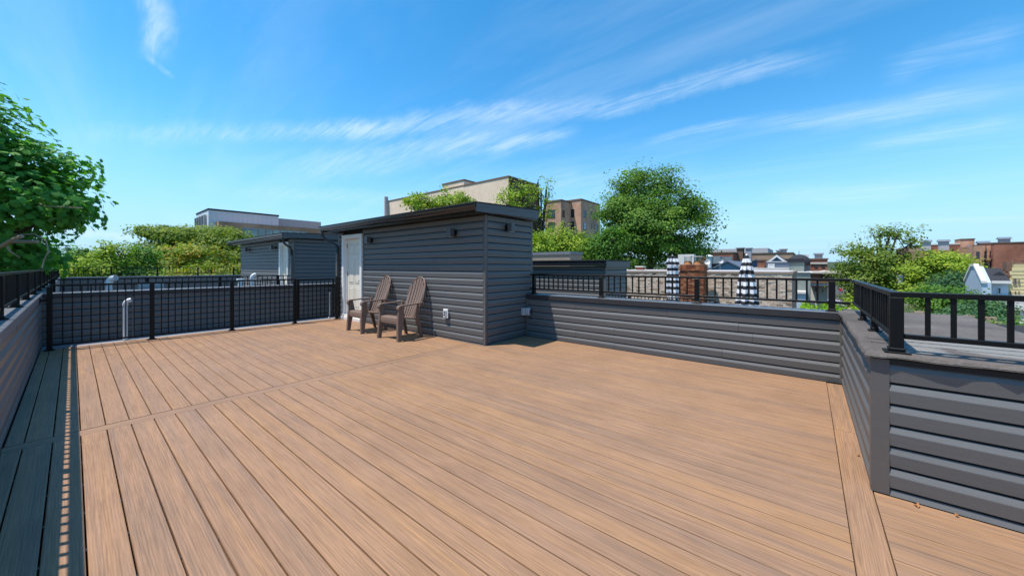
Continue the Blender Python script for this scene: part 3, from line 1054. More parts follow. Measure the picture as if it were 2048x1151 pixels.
# tar membrane with a ragged hanging edge
def membrane_mb():
    m = MB()
    rr = random.Random(3)
    xe, ye = RX - .035, RY + .03
    N = 60
    edge = []
    for k in range(N + 1):      # along x on the +y side
        x = X1 + .04 - (X1 + .04 - xe) * k / N
        edge.append((x, ye + rr.uniform(-.004, .005) + .004 * math.sin(k * .37), .0))
    for k in range(1, 46):
        edge.append((xe + rr.uniform(-.007, .007), ye - 3.0 * k / 45, 0))
    inner = []
    for (x, y, _) in edge:
        inner.append((max(x, RX + .03), min(y, RY - .02), 0))
    n = len(edge)
    zt = .838
    vs = []
    for (x, y, _), (a, b, _) in zip(edge, inner):
        dr = rr.uniform(.0, .007)
        vs += [(x, y, zt - .014 - dr), (x + (a - x) * .15, y + (b - y) * .15, zt - dr * .5), (a, b, zt + .003)]
    fs = []
    for i in range(n - 1):
        p, q = 3 * i, 3 * i + 3
        fs += [(p, q, q + 1, p + 1), (p + 1, q + 1, q + 2, p + 2)]
    m.add(vs, fs)
    # underside skin
    m.add([(x, y, z - .006) for x, y, z in vs], [tuple(reversed(f)) for f in fs])
    return m


membrane_mb().build('membrane_edge', 'membrane', rwl)
box('membrane_sheet', 'membrane', rwl, RX + .028, X1 + .30, -1.28, RY - .018, .806, .8385)
box('membrane_sheet', 'membrane', rwl, RX + .028, 4.45, -3.2, -1.282, .806, .8375)
box('membrane_lap', 'membrane', rwl, 3.60, 3.66, -1.25, RY - .03, .8388, .8435)
box('membrane_lap', 'membrane', rwl, 3.44, 3.452, -1.25, RY - .03, .8388, .8425)
railing('black railing on short feet running along the tar roof edge', None, 'x', -.405, 3.152, 5.735, .840, .925, 1.200,
        [4.045, 4.80], .100, pw=.040, rw=.042, bw=.020)
railing('near black railing on the tar roof with one thick corner post', None, 'y', 3.125, -3.1, -.378, .840, .925, 1.200,
        [-.405, -1.62, -2.9], .0945, pw=.058, rw=.042, bw=.020)

# dead leaves
for i, (x, y, a) in enumerate(((3.02, -.47, .3), (3.55, -.275, 1.2), (3.035, -.62, 2.0))):
    m = MB()
    s = .013 if i else .022
    m.add([(x + s * math.cos(a + k * 1.05) * (1 if k % 2 else .55), y + .6 * s * math.sin(a + k * 1.05), .004 + .008 * (k % 3)) for k in range(6)] + [(x, y, .012)],
          [(k, (k + 1) % 6, 6) for k in range(6)])
    o = m.build('fallen_leaf', 'dead_leaf', None)
    tag(o, ['curled orange leaf on the deck below the near siding', 'small dry leaf caught against the border board', 'tiny dry leaf at the foot of the near right wall'][i], 'leaf')


# ------------------------------------------------------------------ chairs
def make_chair():
    c = thing('adirondack_chair', 'brown plastic high-backed chair nearer the shed corner', 'chair', (0, 0, 0), 'brown plastic chairs by the shed')
    m = 'chair_plastic'

    def strip(path, width_fn, th, name, parent=c, ycen=0.0, n=1, smooth=True):
        """path in (x,z); swept across y with thickness"""
        mb = MB()
        vs = []
        k = len(path)
        for i, (x, z) in enumerate(path):
            a = path[max(i - 1, 0)]
            b = path[min(i + 1, k - 1)]
            d = Vector((b[0] - a[0], b[1] - a[1])).normalized()
            nx, nz = -d.y, d.x
            y0, y1 = width_fn(i / (k - 1))
            for yy in (y0, y1):
                vs.append((x + nx * th / 2, yy + ycen, z + nz * th / 2))
            for yy in (y1, y0):
                vs.append((x - nx * th / 2, yy + ycen, z - nz * th / 2))
        fs = [(0, 1, 2, 3), tuple((k - 1) * 4 + j for j in (3, 2, 1, 0))]
        for i in range(k - 1):
            for j in range(4):
                p, q = i * 4 + j, i * 4 + (j + 1) % 4
                fs.append((p, q, q + 4, p + 4))
        mb.add(vs, fs)
        return mb
    # seat: rolls over at the front
    seat_path = [(-.300, .300), (-.312, .360), (-.298, .405), (-.270, .422), (-.20, .424), (-.10, .405), (.0, .385), (.10, .372), (.15, .372)]
    nsl = 6
    wseat = .52
    for k in range(nsl):
        y0 = -wseat / 2 + k * wseat / nsl + .004
        y1 = -wseat / 2 + (k + 1) * wseat / nsl - .004
        strip(seat_path[3:], lambda t, a=y0, b=y1: (a * (1 - .16 * t), b * (1 - .16 * t)), .016, 'seat_slat').build('seat_slat', m, c, smooth=True)
    strip(seat_path[:4], lambda t: (-wseat / 2 - .01, wseat / 2 + .01), .020, 'apron').build('seat_front', m, c, smooth=True)
    fr = MB()
    for sy in (-1, 1):
        fr.tube([(-.295, sy * .262, .395), (-.20, sy * .262, .412), (0, sy * .245, .378), (.16, sy * .225, .362)], .017, 8)
    fr.tube([(.155, -.225, .362), (.155, .225, .362)], .017, 8)
    fr.build('seat_frame', m, c, smooth=True)

    # back: fan of slats under an arch
    def bx(z):      # reclined, slightly curved
        t = (z - .36) / .78
        return .115 + .30 * t + .03 * math.sin(t * math.pi)

    def halfw(z):   # outline of the whole back
        t = (z - .36) / .78
        if t < .62:
            return .150 + .092 * math.sin(t / .62 * math.pi / 2)
        u = (t - .62) / .38
        return .242 * math.sqrt(max(0, 1 - (u * .985) ** 2))
    ns = 6
    for k in range(ns):
        f0 = -1 + 2 * k / ns
        f1 = -1 + 2 * (k + 1) / ns
        cen = (f0 + f1) / 2
        # height where this slat meets the arch
        ztop = .36 + .78 * (.62 + .38 * math.sqrt(max(0, 1 - (abs(cen) * .97) ** 2))) - .03
        zz = [.37 + (ztop - .37) * i / 9 for i in range(10)]
        gap = .0095
        path = [(bx(z) + .018 * (cen ** 2) * -1.2, z) for z in zz]

        def wf(t, zz=zz, f0=f0, f1=f1):
            z = zz[0] + (zz[-1] - zz[0]) * t
            tt = (z - .36) / .78
            W0 = .150 + .086 * math.sin(min(tt / .62, 1) * math.pi / 2)
            return (f0 * W0 + gap, f1 * W0 - gap)
        strip(path, wf, .014, 's').build('back_slat', m, c, smooth=True)
    rim = []
    for i in range(25):
        a = math.pi * i / 24
        y = .243 * math.cos(a)
        z = .36 + .78 * (.62 + .38 * math.sin(a))
        rim.append((bx(z) - .018 * (y / .24) ** 2, y, z))
    sidep = [(bx(z), halfw(z) + .003, z) for z in (.37, .50, .64, .76)]
    path = [p for p in sidep] + rim + [(p[0], -p[1], p[2]) for p in reversed(sidep)]
    MB().tube(path, .015, 8).build('back_rim', m, c, smooth=True)
    MB().tube([(bx(.66) + .012, -.235, .66), (bx(.66) + .016, 0, .665), (bx(.66) + .012, .235, .66)], .017, 8).build('back_brace', m, c, smooth=True)
    # lower cross band across the slats
    for sy in (-1, 1):
        ap = [(-.315, .560), (-.330, .595), (-.322, .622), (-.29, .636), (-.15, .642), (.02, .648), (.16, .655), (.235, .660)]
        strip(ap, lambda t, s=sy: tuple(sorted((s * (.262 + .0 * t), s * (.345 - .045 * max(0, t - .4))))), .022, 'a').build('armrest', m, c, smooth=True)
        # arm post: wide panel from arm down into the front leg
        vs = []
        for (x, z, dxx, yy, dy) in ((-.272, .63, .052, .318, .020), (-.262, .52, .056, .300, .020), (-.256, .43, .066, .288, .024), (-.280, .33, .054, .292, .028), (-.300, .16, .040, .303, .028), (-.312, .0, .034, .312, .026)):
            for (a_, b_) in ((-1, -1), (1, -1), (1, 1), (-1, 1)):
                vs.append((x + a_ * dxx, sy * yy + b_ * dy, z))
        fs = [(0, 1, 2, 3), (23, 22, 21, 20)]
        for i in range(5):
            for j in range(4):
                p, q = i * 4 + j, i * 4 + (j + 1) % 4
                fs.append((p, q, q + 4, p + 4))
        MB().add(vs, fs).build('front_leg', m, c, smooth=True)
        vs = []
        for (x, z, dxx, yy, dy) in ((.165, .66, .022, .235, .016), (.135, .44, .040, .228, .022), (.170, .30, .036, .226, .022), (.215, .14, .030, .232, .020), (.250, .0, .026, .238, .018)):
            for (a_, b_) in ((-1, -1), (1, -1), (1, 1), (-1, 1)):
                vs.append((x + a_ * dxx, sy * yy + b_ * dy, z))
        fs = [(0, 1, 2, 3), (19, 18, 17, 16)]
        for i in range(4):
            for j in range(4):
                p, q = i * 4 + j, i * 4 + (j + 1) % 4
                fs.append((p, q, q + 4, p + 4))
        MB().add(vs, fs).build('rear_leg', m, c, smooth=True)
    return c


ch = make_chair()
c2_ = copy_tree(ch)
ch.location = (4.03, 6.02, .001)
ch.rotation_euler = (0, 0, R(2))
c2_.location = (4.03, 7.25, .001)
c2_.rotation_euler = (0, 0, R(-2))
c2_['label'] = 'brown plastic high-backed chair nearer the white door'
# ------------------------------------------------------------------ trees
def np_faces(name, V, k, var, m, parent, **tags):
    """V: (N, k, 3) polygons -> one mesh"""
    N = V.shape[0]
    me = bpy.data.meshes.new(name)
    me.vertices.add(N * k)
    me.vertices.foreach_set('co', V.reshape(-1).astype(np.float32))
    me.loops.add(N * k)
    me.loops.foreach_set('vertex_index', np.arange(N * k, dtype=np.int32))
    me.polygons.add(N)
    me.polygons.foreach_set('loop_start', np.arange(0, N * k, k, dtype=np.int32))
    me.polygons.foreach_set('loop_total', np.full(N, k, dtype=np.int32))
    a = me.attributes.new('var', 'FLOAT', 'POINT')
    a.data.foreach_set('value', np.repeat(var, k).astype(np.float32))
    me.materials.append(MATS[m])
    me.update(calc_edges=True)
    o = bpy.data.objects.new(name, me)
    COL.objects.link(o)
    _par(o, parent, (0, 0, 0))
    if tags:
        tag(o, **tags)
    return o


LEAF4 = np.array([(0, -.5), (.34, -.05), (0, .5), (-.34, -.05)])
_ml = [(0, -.46), (.16, -.34), (.40, -.38), (.34, -.16), (.52, .04), (.30, .06), (.26, .24), (.12, .18), (0, .54),
       (-.12, .18), (-.26, .24), (-.30, .06), (-.52, .04), (-.34, -.16), (-.40, -.38), (-.16, -.34)]
LEAFM = np.array(_ml)


def leaves_at(P, Nn, size, shape, r, droop=.12):
    n = len(P)
    Nn = Nn / np.linalg.norm(Nn, axis=1, keepdims=True)
    t = r.normal(size=(n, 3))
    t -= Nn * (t * Nn).sum(1, keepdims=True)
    t /= np.linalg.norm(t, axis=1, keepdims=True)
    b = np.cross(Nn, t)
    s = size * r.uniform(.65, 1.25, n)
    V = (P[:, None, :] + t[:, None, :] * (shape[None, :, 0:1] * s[:, None, None]) + b[:, None, :] * (shape[None, :, 1:2] * s[:, None, None]))
    rad = (shape ** 2).sum(1)
    V -= Nn[:, None, :] * (rad[None, :, None] * s[:, None, None] * droop * 2)
    return V


def crown(blobs, nclump, per, csize, r, flat=.6, up=.9):
    B = np.array(blobs, float)
    vol = B[:, 3] * B[:, 4] * B[:, 5]
    pick = r.choice(len(B), nclump, p=vol ** .8 / (vol ** .8).sum())
    d = r.normal(size=(nclump, 3))
    d /= np.linalg.norm(d, axis=1, keepdims=True)
    rad = r.uniform(0.25, 1, nclump) ** .45 * np.clip(r.normal(1.0, .07, nclump), .8, 1.12)
    C = B[pick, :3] + d * rad[:, None] * B[pick, 3:6]
    cs = csize * r.uniform(.55, 1.35, nclump)
    off = np.clip(r.normal(size=(nclump, per, 3)), -1.8, 1.8) * cs[:, None, None] * np.array([1, 1, flat])
    P = (C[:, None, :] + off).reshape(-1, 3)
    Nn = np.repeat(d * .95, per, 0) + np.array([0, 0, up * .85]) + r.normal(size=(nclump * per, 3)) * .45
    var = np.clip(np.repeat(r.normal(.5, .2, nclump), per) + r.normal(0, .16, nclump * per), 0, 1)
    return C, P, Nn, var


def tree(name, label, base, blobs, leafm, nclump=260, per=60, csize=.8, lsize=.35, trunk_r=.3, seed=1, group=None, shape=LEAF4,
         barkm='bark', limbs=10, twigs=40, flat=.6, cat='tree', up=.9, trunk_top=None, hero=0):
    r = np.random.default_rng(seed)
    t = thing(name, label, cat, tuple(base), group)
    C, P, Nn, var = crown(blobs, nclump, per, csize, r, flat, up)
    V = leaves_at(P, Nn, lsize, shape, r)
    keep = np.ones(len(P), bool)
    if hero:
        d = P - EYEP
        f_ = d @ FW
        u = CX + FPX * (d @ RT) / np.maximum(f_, .1)
        v_ = CY - FPX * (d @ UP) / np.maximum(f_, .1)
        inn = (f_ > .5) & (u > 4) & (u < 2040) & (v_ > 4) & (v_ < 1150)
        dist = np.linalg.norm(d, axis=1) + np.where(inn, 0, 1e4)
        idx = np.argsort(dist)[:hero]
        keep[idx] = False
        for i in idx:
            me = bpy.data.meshes.new('leaf')
            c = P[i]
            me.from_pydata((V[i] - c).tolist(), [], [tuple(range(shape.shape[0]))])
            a = me.attributes.new('var', 'FLOAT', 'POINT')
            a.data.foreach_set('value', [float(var[i])] * shape.shape[0])
            me.materials.append(MATS[leafm])
            o = bpy.data.objects.new('leaf', me)
            COL.objects.link(o)
            _par(o, t, tuple(map(float, c)))
    np_faces('crown', V[keep], shape.shape[0], var[keep], leafm, t, kind='stuff' if hero else None)
    B = np.array(blobs, float)
    mb = MB()
    bx_, by_, bz_ = base
    cen = (B[:, :3] * (B[:, 3:4])).sum(0) / B[:, 3].sum()
    ztop = trunk_top if trunk_top is not None else cen[2] - B[:, 5].mean() * .4
    top = Vector((bx_ * .6 + cen[0] * .4, by_ * .6 + cen[1] * .4, ztop))
    b0 = Vector(base)
    mb.tube([b0, b0.lerp(top, .5) + Vector((.08, .06, 0)) * trunk_r * 3, top], [trunk_r * 1.15, trunk_r * .85, trunk_r * .6], 9)
    ends = []
    order = r.permutation(len(C))
    for k in range(min(limbs, len(C))):
        bl = B[k % len(B)]
        e = Vector(bl[:3]) + Vector(r.normal(size=3) * bl[3:6] * .35)
        s0 = b0.lerp(top, float(r.uniform(.78, 1.0)))
        mid = s0.lerp(e, .5) + Vector((0, 0, .08 * (e - s0).length))
        mb.tube([s0, mid, e], [trunk_r * .45, trunk_r * .28, trunk_r * .12], 7)
        ends.append((mid, e))
    for k in range(min(twigs, len(C))):
        c = Vector(C[order[k]])
        mid, e = min(ends, key=lambda q: (q[1] - c).length)
        s0 = mid.lerp(e, float(r.uniform(.3, 1)))
        mb.tube([s0, s0.lerp(c, .5) + Vector(r.normal(size=3) * .12 * (c - s0).length), c], [trunk_r * .12, trunk_r * .08, trunk_r * .03], 5)
    mb.build('trunk', barkm, t, smooth=True)
    return t


def blob(u, v, d, ru, rv, depth=None):
    """crown lobe whose outline in the survey is ru x rv pixels, d metres ahead"""
    c = at(u, v, d)
    a = ru * d / FPX
    b = rv * d / FPX
    return (c[0], c[1], c[2], depth or a, depth or a, b)


# the big maple left of the deck
bl = []
for (u, v, d, ru, rv) in ((-26, 345, 7.4, 104, 80), (64, 402, 7.4, 88, 56), (140, 402, 7.8, 46, 38), (92, 338, 7.9, 54, 36), (24, 312, 8.0, 56, 44),
                          (-60, 430, 7.2, 120, 110), (20, 512, 7.8, 80, 42), (72, 512, 8.6, 36, 34), (160, 438, 8.0, 22, 20)):
    bl.append(blob(u, v, d, ru, rv))
m_c = at(-420, 330, 8.2)
for dx, dy, dz_, rr_ in ((-1.8, .5, .5, 1.9), (-3.6, .8, .8, 2.3), (-5, -.5, .2, 2.2), (-3.2, 2.0, 2.2, 2.2), (-5.5, 2.4, 1.8, 2.4), (-2.4, 1.2, -1.6, 1.6), (-4.6, .6, -2.2, 2.0)):
    bl.append((-.6 + dx, 12.6 + dy, 3.2 + dz_, rr_, rr_, rr_ * .8))
tree('maple_tree', 'broad green maple overhanging the left railing', (-4.6, 12.6, GZ), bl, 'leaf_maple', 1350, 58, .235, .150, .30, 11, shape=LEAFM,
     limbs=22, twigs=150, up=.8, trunk_top=1.2, hero=290, flat=.5)
t_ = thing('bare_branch', 'thick bare pale branch among the maple leaves above the left railing', 'branch', tuple(at(-60, 500, 7.0)))
P3 = lambda u, v, d: tuple(at(u, v, d))
MB().tube([P3(-120, 486, 7.0), P3(-20, 484, 6.8), P3(40, 483, 6.8), P3(75, 483, 6.8)], [.05, .045, .035, .03], 10).build('limb', 'bark_pale', t_, smooth=True)
MB().tube([P3(-60, 530, 6.9), P3(-8, 498, 6.7), P3(24, 479, 6.6), P3(44, 472, 6.6)], [.045, .035, .028, .034], 10).build('limb', 'bark_pale', t_, smooth=True)
MB().tube([P3(12, 488, 6.7), P3(20, 502, 6.7), P3(40, 515, 6.8)], [.018, .014, .008], 7).build('limb', 'bark_pale', t_, smooth=True)
MB().tube([P3(30, 469, 6.9), P3(70, 468, 6.9), P3(93, 482, 6.9), P3(97, 503, 6.8), P3(88, 520, 6.8), P3(84, 536, 6.7)], [.010, .012, .012, .012, .010, .008], 7).build('limb', 'bark_pale', t_, smooth=True)
MB().tube([P3(60, 398, 7.0), P3(90, 412, 7.0), P3(165, 416, 7.2)], [.016, .012, .008], 7).build('limb', 'bark_pale', t_, smooth=True)

# trees beyond the far wall
def far_tree(label, spec, d, leafm, seed, base_uv, nclump=170, per=46, cs=None, ls=None, group='trees beyond the far wall', barkm='bark', name='tree', **k):
    bs = [blob(u, v, d * q, ru, rv) for (u, v, q, ru, rv) in spec]
    b = at(base_uv, 533, d)
    s = d / FPX
    return tree(name, label, (b[0], b[1], GZ), bs, leafm, nclump, per, cs or 9 * s, ls or 5.0 * s, 5 * s if 'trunk_r' not in k else k.pop('trunk_r'), seed, group, barkm=barkm, **k)


far_tree('small round green tree right of the maple beyond the far wall', [(160, 520, 1, 26, 24), (150, 545, 1.0, 34, 26)], 30, 'leaf_green', 21, 158)
far_tree('leafy green tree behind the far railing with pale shoots', [(207, 500, 1, 16, 22), (234, 508, 1, 20, 26), (220, 530, 1, 46, 24), (195, 545, .98, 46, 24)], 29, 'leaf_lime', 22, 225, cs=.33)
far_tree('bushy green tree left of the orange-tinted trees', [(288, 512, 1, 22, 20), (270, 530, 1, 32, 24), (255, 552, .96, 50, 22)], 31, 'leaf_green', 23, 270)
far_tree('low yellow-green tree behind the middle of the far railing', [(180, 556, 1, 90, 18), (330, 558, 1, 110, 22)], 33, 'leaf_lime', 29, 250)
far_tree('feathery tree with flat tiers left of the modern building', [(322, 463, 1, 42, 11), (300, 470, 1, 26, 8), (345, 478, 1, 36, 14), (395, 470, 1, 60, 17), (330, 500, .99, 46, 22)], 44, 'leaf_olive', 24, 350, nclump=230, flat=.35)
far_tree('orange-tinted tree in front of the modern building', [(362, 508, 1, 40, 20), (310, 522, 1.0, 30, 16), (405, 512, .97, 44, 26), (345, 540, .96, 80, 24)], 37, 'leaf_autumn', 25, 372, nclump=260, flat=.4)
far_tree('broad green tree partly hidden by the far shed', [(430, 478, 1, 46, 26), (462, 492, 1, 44, 34), (440, 525, 1, 58, 36), (490, 520, 1, 60, 50)], 42, 'leaf_olive', 26, 452, nclump=300, flat=.45)
far_tree('yellowish low tree just behind the far railing near the far shed', [(440, 545, 1, 70, 22), (330, 560, 1, 80, 18), (500, 555, 1, 50, 25)], 33, 'leaf_autumn', 27, 440, flat=.4)

# trees round the centre
far_tree('small bright tree top showing over the middle of the shed roof', [(835, 402, 1, 30, 16), (850, 412, 1, 36, 14)], 24, 'leaf_lime', 31, 845, nclump=60, per=34, cs=.22, group=None, trunk_r=.2)
far_tree('bright treetop over the shed roof in front of the cream building', [(895, 392, 1, 20, 16), (922, 398, 1, 22, 14), (905, 408, 1, 42, 12)], 25, 'leaf_lime', 32, 905, nclump=66, per=34, cs=.22, group=None, trunk_r=.2)
far_tree('slender half-bare tree right of the shed with airy branches', [(1040, 378, 1, 30, 20), (1030, 398, 1.02, 46, 20), (1085, 380, .98, 20, 26), (1058, 420, 1, 28, 32), (1090, 440, 1, 24, 34), (1075, 362, 1, 10, 12), (1096, 372, 1, 10, 8)], 27, 'leaf_lime', 33, 1094,
         nclump=110, per=22, cs=.28, ls=.19, group=None, trunk_r=.26, limbs=16, twigs=70, trunk_top=1.6)
far_tree('bright green bushy tree at the foot of the brick apartment house', [(1140, 492, 1, 48, 28), (1110, 482, 1, 34, 34), (1165, 505, 1, 48, 20)], 36, 'leaf_lime', 34, 1135, group=None)
far_tree('yellow-green shrub top just right of the shed edge', [(1078, 488, 1, 22, 24), (1082, 505, 1, 30, 18)], 20, 'leaf_lime', 35, 1078, nclump=60, group=None, trunk_r=.2)
far_tree('tall rounded deep green tree in the middle distance', [(1275, 398, 1, 62, 48), (1342, 404, 1, 52, 46), (1388, 418, 1, 28, 30), (1240, 440, 1, 46, 52), (1310, 455, .97, 80, 62), (1375, 455, 1, 48, 44),
         (1250, 500, .97, 56, 42), (1340, 500, 1, 62, 36), (1215, 500, 1, 38, 30), (1318, 362, 1, 40, 24), (1268, 358, 1, 40, 22)], 40, 'leaf_deep', 36, 1300,
         nclump=430, per=130, cs=.78, ls=.26, group=None, trunk_r=.5, limbs=22, twigs=120, flat=.42)
far_tree('lighter green leafy tree at the left foot of the tall rounded tree', [(1200, 500, 1, 34, 34), (1225, 480, 1, 28, 26)], 34, 'leaf_green', 37, 1206, nclump=110, group=None)

# right side trees
far_tree('airy olive tree with a ragged top right of the rear railing', [(1800, 468, 1, 32, 22), (1765, 472, 1, 26, 18), (1740, 494, 1, 34, 14), (1702, 500, 1, 30, 12), (1770, 510, 1, 56, 22), (1822, 478, 1, 14, 16), (1720, 530, 1, 44, 26), (1800, 540, 1, 66, 34), (1745, 560, 1, 62, 30), (1700, 570, 1, 26, 26)], 38, 'leaf_olive', 41, 1770,
         nclump=250, per=52, cs=.42, ls=.25, group=None, trunk_r=.42, limbs=18, twigs=80)
far_tree('full yellow-green tree in front of the right brick building', [(1872, 522, 1, 42, 22), (1900, 520, 1, 24, 12), (1855, 545, 1, 70, 36), (1900, 560, 1, 50, 36), (1835, 580, 1, 80, 26), (1925, 545, 1, 26, 26)], 36, 'leaf_lime', 42, 1870,
         nclump=330, per=40, group=None)
far_tree('dark blue-green tree beside the pale blue house', [(1905, 565, 1, 40, 20), (1930, 560, 1, 20, 14), (1890, 582, 1, 34, 16)], 33, 'leaf_bluegreen', 43, 1908, nclump=110, group=None, trunk_r=.25)
far_tree('leafy bush tree behind the near railing bars', [(1900, 602, 1, 60, 26), (1930, 625, 1, 52, 24), (1875, 590, 1, 30, 20)], 25, 'leaf_green', 44, 1910, nclump=170, group=None, trunk_r=.2, limbs=6)
far_tree('tall grey-green bush between the railing bars and the pole', [(1960, 622, 1, 46, 30), (1925, 645, .95, 46, 22), (1985, 650, .95, 40, 20)], 21, 'leaf_bluegreen', 45, 1955, nclump=150, group=None, trunk_r=.18, limbs=6)
far_tree('flowering shrub with pale blossom along the roof edge', [(1960, 668, 1, 70, 24), (2010, 672, 1, 50, 26), (1895, 652, 1.05, 40, 14), (2060, 690, 1, 50, 34)], 16, 'leaf_shrub', 46, 1990, nclump=230, per=40, group=None, trunk_r=.12, limbs=6)
far_tree('bright green shrub at the right picture edge beyond the tar roof', [(2050, 660, 1, 40, 34), (2100, 690, 1, 60, 44), (2035, 690, .95, 46, 24)], 14.5, 'leaf_green', 47, 2070, nclump=150, per=44, group=None, trunk_r=.12, limbs=6)
far_tree('small street tree near the parked cars', [(1722, 600, 1, 22, 16)], 60, 'leaf_lime', 48, 1725, nclump=50, group=None)

# bright plants on the small roof below the rear railing
rr_ = np.random.default_rng(5)
a_, b_ = at(1655, 618, 14), at(1730, 622, 11)
gc = thing('roof_plants', 'bright lime green plants in the bed behind the rear wall corner', 'plants', tuple(at(1690, 640, 12.5)))
cc_ = at(1688, 628, 12.8)
pts = cc_ + np.stack([rr_.uniform(-1.9, 1.9, 9000), rr_.uniform(-1.2, 1.2, 9000), rr_.uniform(-.35, .12, 9000)], 1) * np.array([1, 1, 1])
pts[:, 2] += .10 * np.sin(pts[:, 0] * 5) + .07 * np.sin(pts[:, 1] * 7)
V_ = leaves_at(pts, np.array([0, 0, .8]) + rr_.normal(size=(9000, 3)) * .6, .10, LEAF4 * np.array([.8, 1.3]), rr_)
np_faces('foliage', V_, 4, np.clip(rr_.normal(.5, .25, 9000), 0, 1), 'lawn_green', gc, kind='stuff')
box('planter', 'siding_sage', gc, cc_[0] - 2, cc_[0] + 2, cc_[1] - 1.3, cc_[1] + 1.3, cc_[2] - 1.0, cc_[2] - .3)


# ------------------------------------------------------------------ buildings
def win(parent, face, plane, u0, u1, v0, v1, pane='glass_dark', frame='stucco_cream', bars=1, sill=True):
    """window on a wall plane; its corners are surveyed at (u, v)"""
    f = on_x if face in ('-x',) else on_y
    p, q = f(u0, v0, plane), f(u1, v1, plane)
    i = 1 if face == '-x' else 0
    a0, a1 = sorted((p[i], q[i]))
    z0, z1 = sorted((p[2], q[2]))
    return win_m(parent, face, plane, a0, a1, z0, z1, pane, frame, bars, sill)


def win_m(parent, face, plane, a0, a1, z0, z1, pane='glass_dark', frame='stucco_cream', bars=1, sill=True):
    sg = 1 if face == '+y' else -1
    t = (a1 - a0) * .07

    def B(mb, a, b, c, d, o0, o1):
        lo, hi = sorted((plane + sg * o0, plane + sg * o1))
        if face == '-x':
            mb.box(lo, hi, a, b, c, d)
        else:
            mb.box(a, b, lo, hi, c, d)
    m = MB()
    B(m, a0, a0 + t, z0, z1, .004, .06)
    B(m, a1 - t, a1, z0, z1, .004, .06)
    B(m, a0 + t, a1 - t, z1 - t, z1, .004, .06)
    B(m, a0 + t, a1 - t, z0, z0 + t, .004, .06)
    if bars:
        zm = (z0 + z1) / 2
        B(m, a0 + t, a1 - t, zm - t * .4, zm + t * .4, .02, .05)
    fr = m.build('window', frame, parent)
    m = MB()
    B(m, a0 + t, a1 - t, z0 + t, z1 - t, .005, .018)
    m.build('pane', pane, fr)
    if sill:
        m = MB()
        B(m, a0 - t, a1 + t, z0 - t * 1.4, z0 - .002, .004, .12)
        m.build('sill', frame, fr)
    return fr


def building(label, d, uc, vtop, u0, u1, m, cat='building', name='building', cap=None, caph=.4, base=None, side='x', group=None, far_y=None, len_x=None, capout=.12):
    """box house on the street grid with its nearest upright edge seen at uc, top at vtop; walls run to u0 (left) and u1 (right)"""
    c = at(uc, vtop, d)
    x0, y0, zt = c
    if side == 'x':            # near edge is the low-y one (left of the x vanishing point)
        y1 = on_x(u0, 533, x0)[1] if far_y is None else y0 + far_y
        x1 = on_y(u1, 533, y0)[0] if len_x is None and u1 < 1600 else x0 + (len_x or 8)
        x1 = min(x1, x0 + 22)
        ya, yb, xa, xb = y0, y1, x0, x1
    else:                      # right of it: near edge is the high-y one
        y1 = on_x(u1, 533, x0)[1] if far_y is None else y0 - far_y
        x1 = on_y(u0, 533, y0)[0] if len_x is None else x0 + len_x
        ya, yb, xa, xb = y1, y0, x0, x1
    z0 = GZ if base is None else base
    t = thing(name, label, cat, ((xa + xb) / 2, (ya + yb) / 2, z0), group)
    box('wall', m, t, xa, xb, ya, yb, z0, zt)
    if cap:
        box('roof_edge', cap, t, xa - capout, xb + capout, ya - capout, yb + capout, zt + .002, zt + caph)
    t['_b'] = [xa, xb, ya, yb, zt]
    return t, xa, xb, ya, yb, zt


# modern building on the left
b, xa, xb, ya, yb, zt = building('modern building with pale metal top floor, brick band and green glass', 78, 417, 419.5, 393, 557, 'metal_pale')
q = on_y(640, 445, ya)
box('metal_band', 'shingle_dark', b, xa - .1, xb + .1, ya - .1, yb + .1, zt + .003, zt + .35)
for k in range(14):
    x = xa + (xb - xa) * (k + .5) / 14
    box('metal_seam', 'metal_pale', b, x - .06, x + .06, ya - .05, ya - .003, zt - 5, zt)
e0, e1 = on_y(437, 442, ya - 2.2), on_y(700, 460, ya - 2.2)
box('brick_band', 'brick_rust', b, e0[0], e1[0], ya - 2.2, ya - .06, GZ, e0[2])
g0, g1 = on_y(485, 455, ya - 2.2), on_y(560, 470, ya - 2.2)
n_ = 9
for k in range(n_):
    w0 = g0[0] + (e1[0] - g0[0]) * k / n_ * .55
    w1 = g0[0] + (e1[0] - g0[0]) * (k + 1) / n_ * .55 - .15
    fr = box('window', 'panel_grey', b, w0, w1, ya - 2.28, ya - 2.201, g0[2] - 4, g0[2])
    box('pane', 'glass_green', fr, w0 + .1, w1 - .1, ya - 2.30, ya - 2.2805, g0[2] - 3.9, g0[2] - .12)
fr = MB()
fr.box(xa - .06, xa - .004, ya + 2, yb - .8, zt - 6, zt - .9)
fr = fr.build('recess_glazing', 'glass_dark', b)
for k in range(5):
    y = ya + 2 + (yb - ya - 2.8) * k / 4
    box('fin', 'slab_pale', b, xa - .5, xa - .065, y - .12, y + .12, zt - 6, zt - .9)
box('rear_block', 'slab_pale', b, xb + .12, on_y(642, 450, ya + 3)[0], ya + 3, yb + 6, GZ, on_y(560, 436.5, ya + 3)[2])

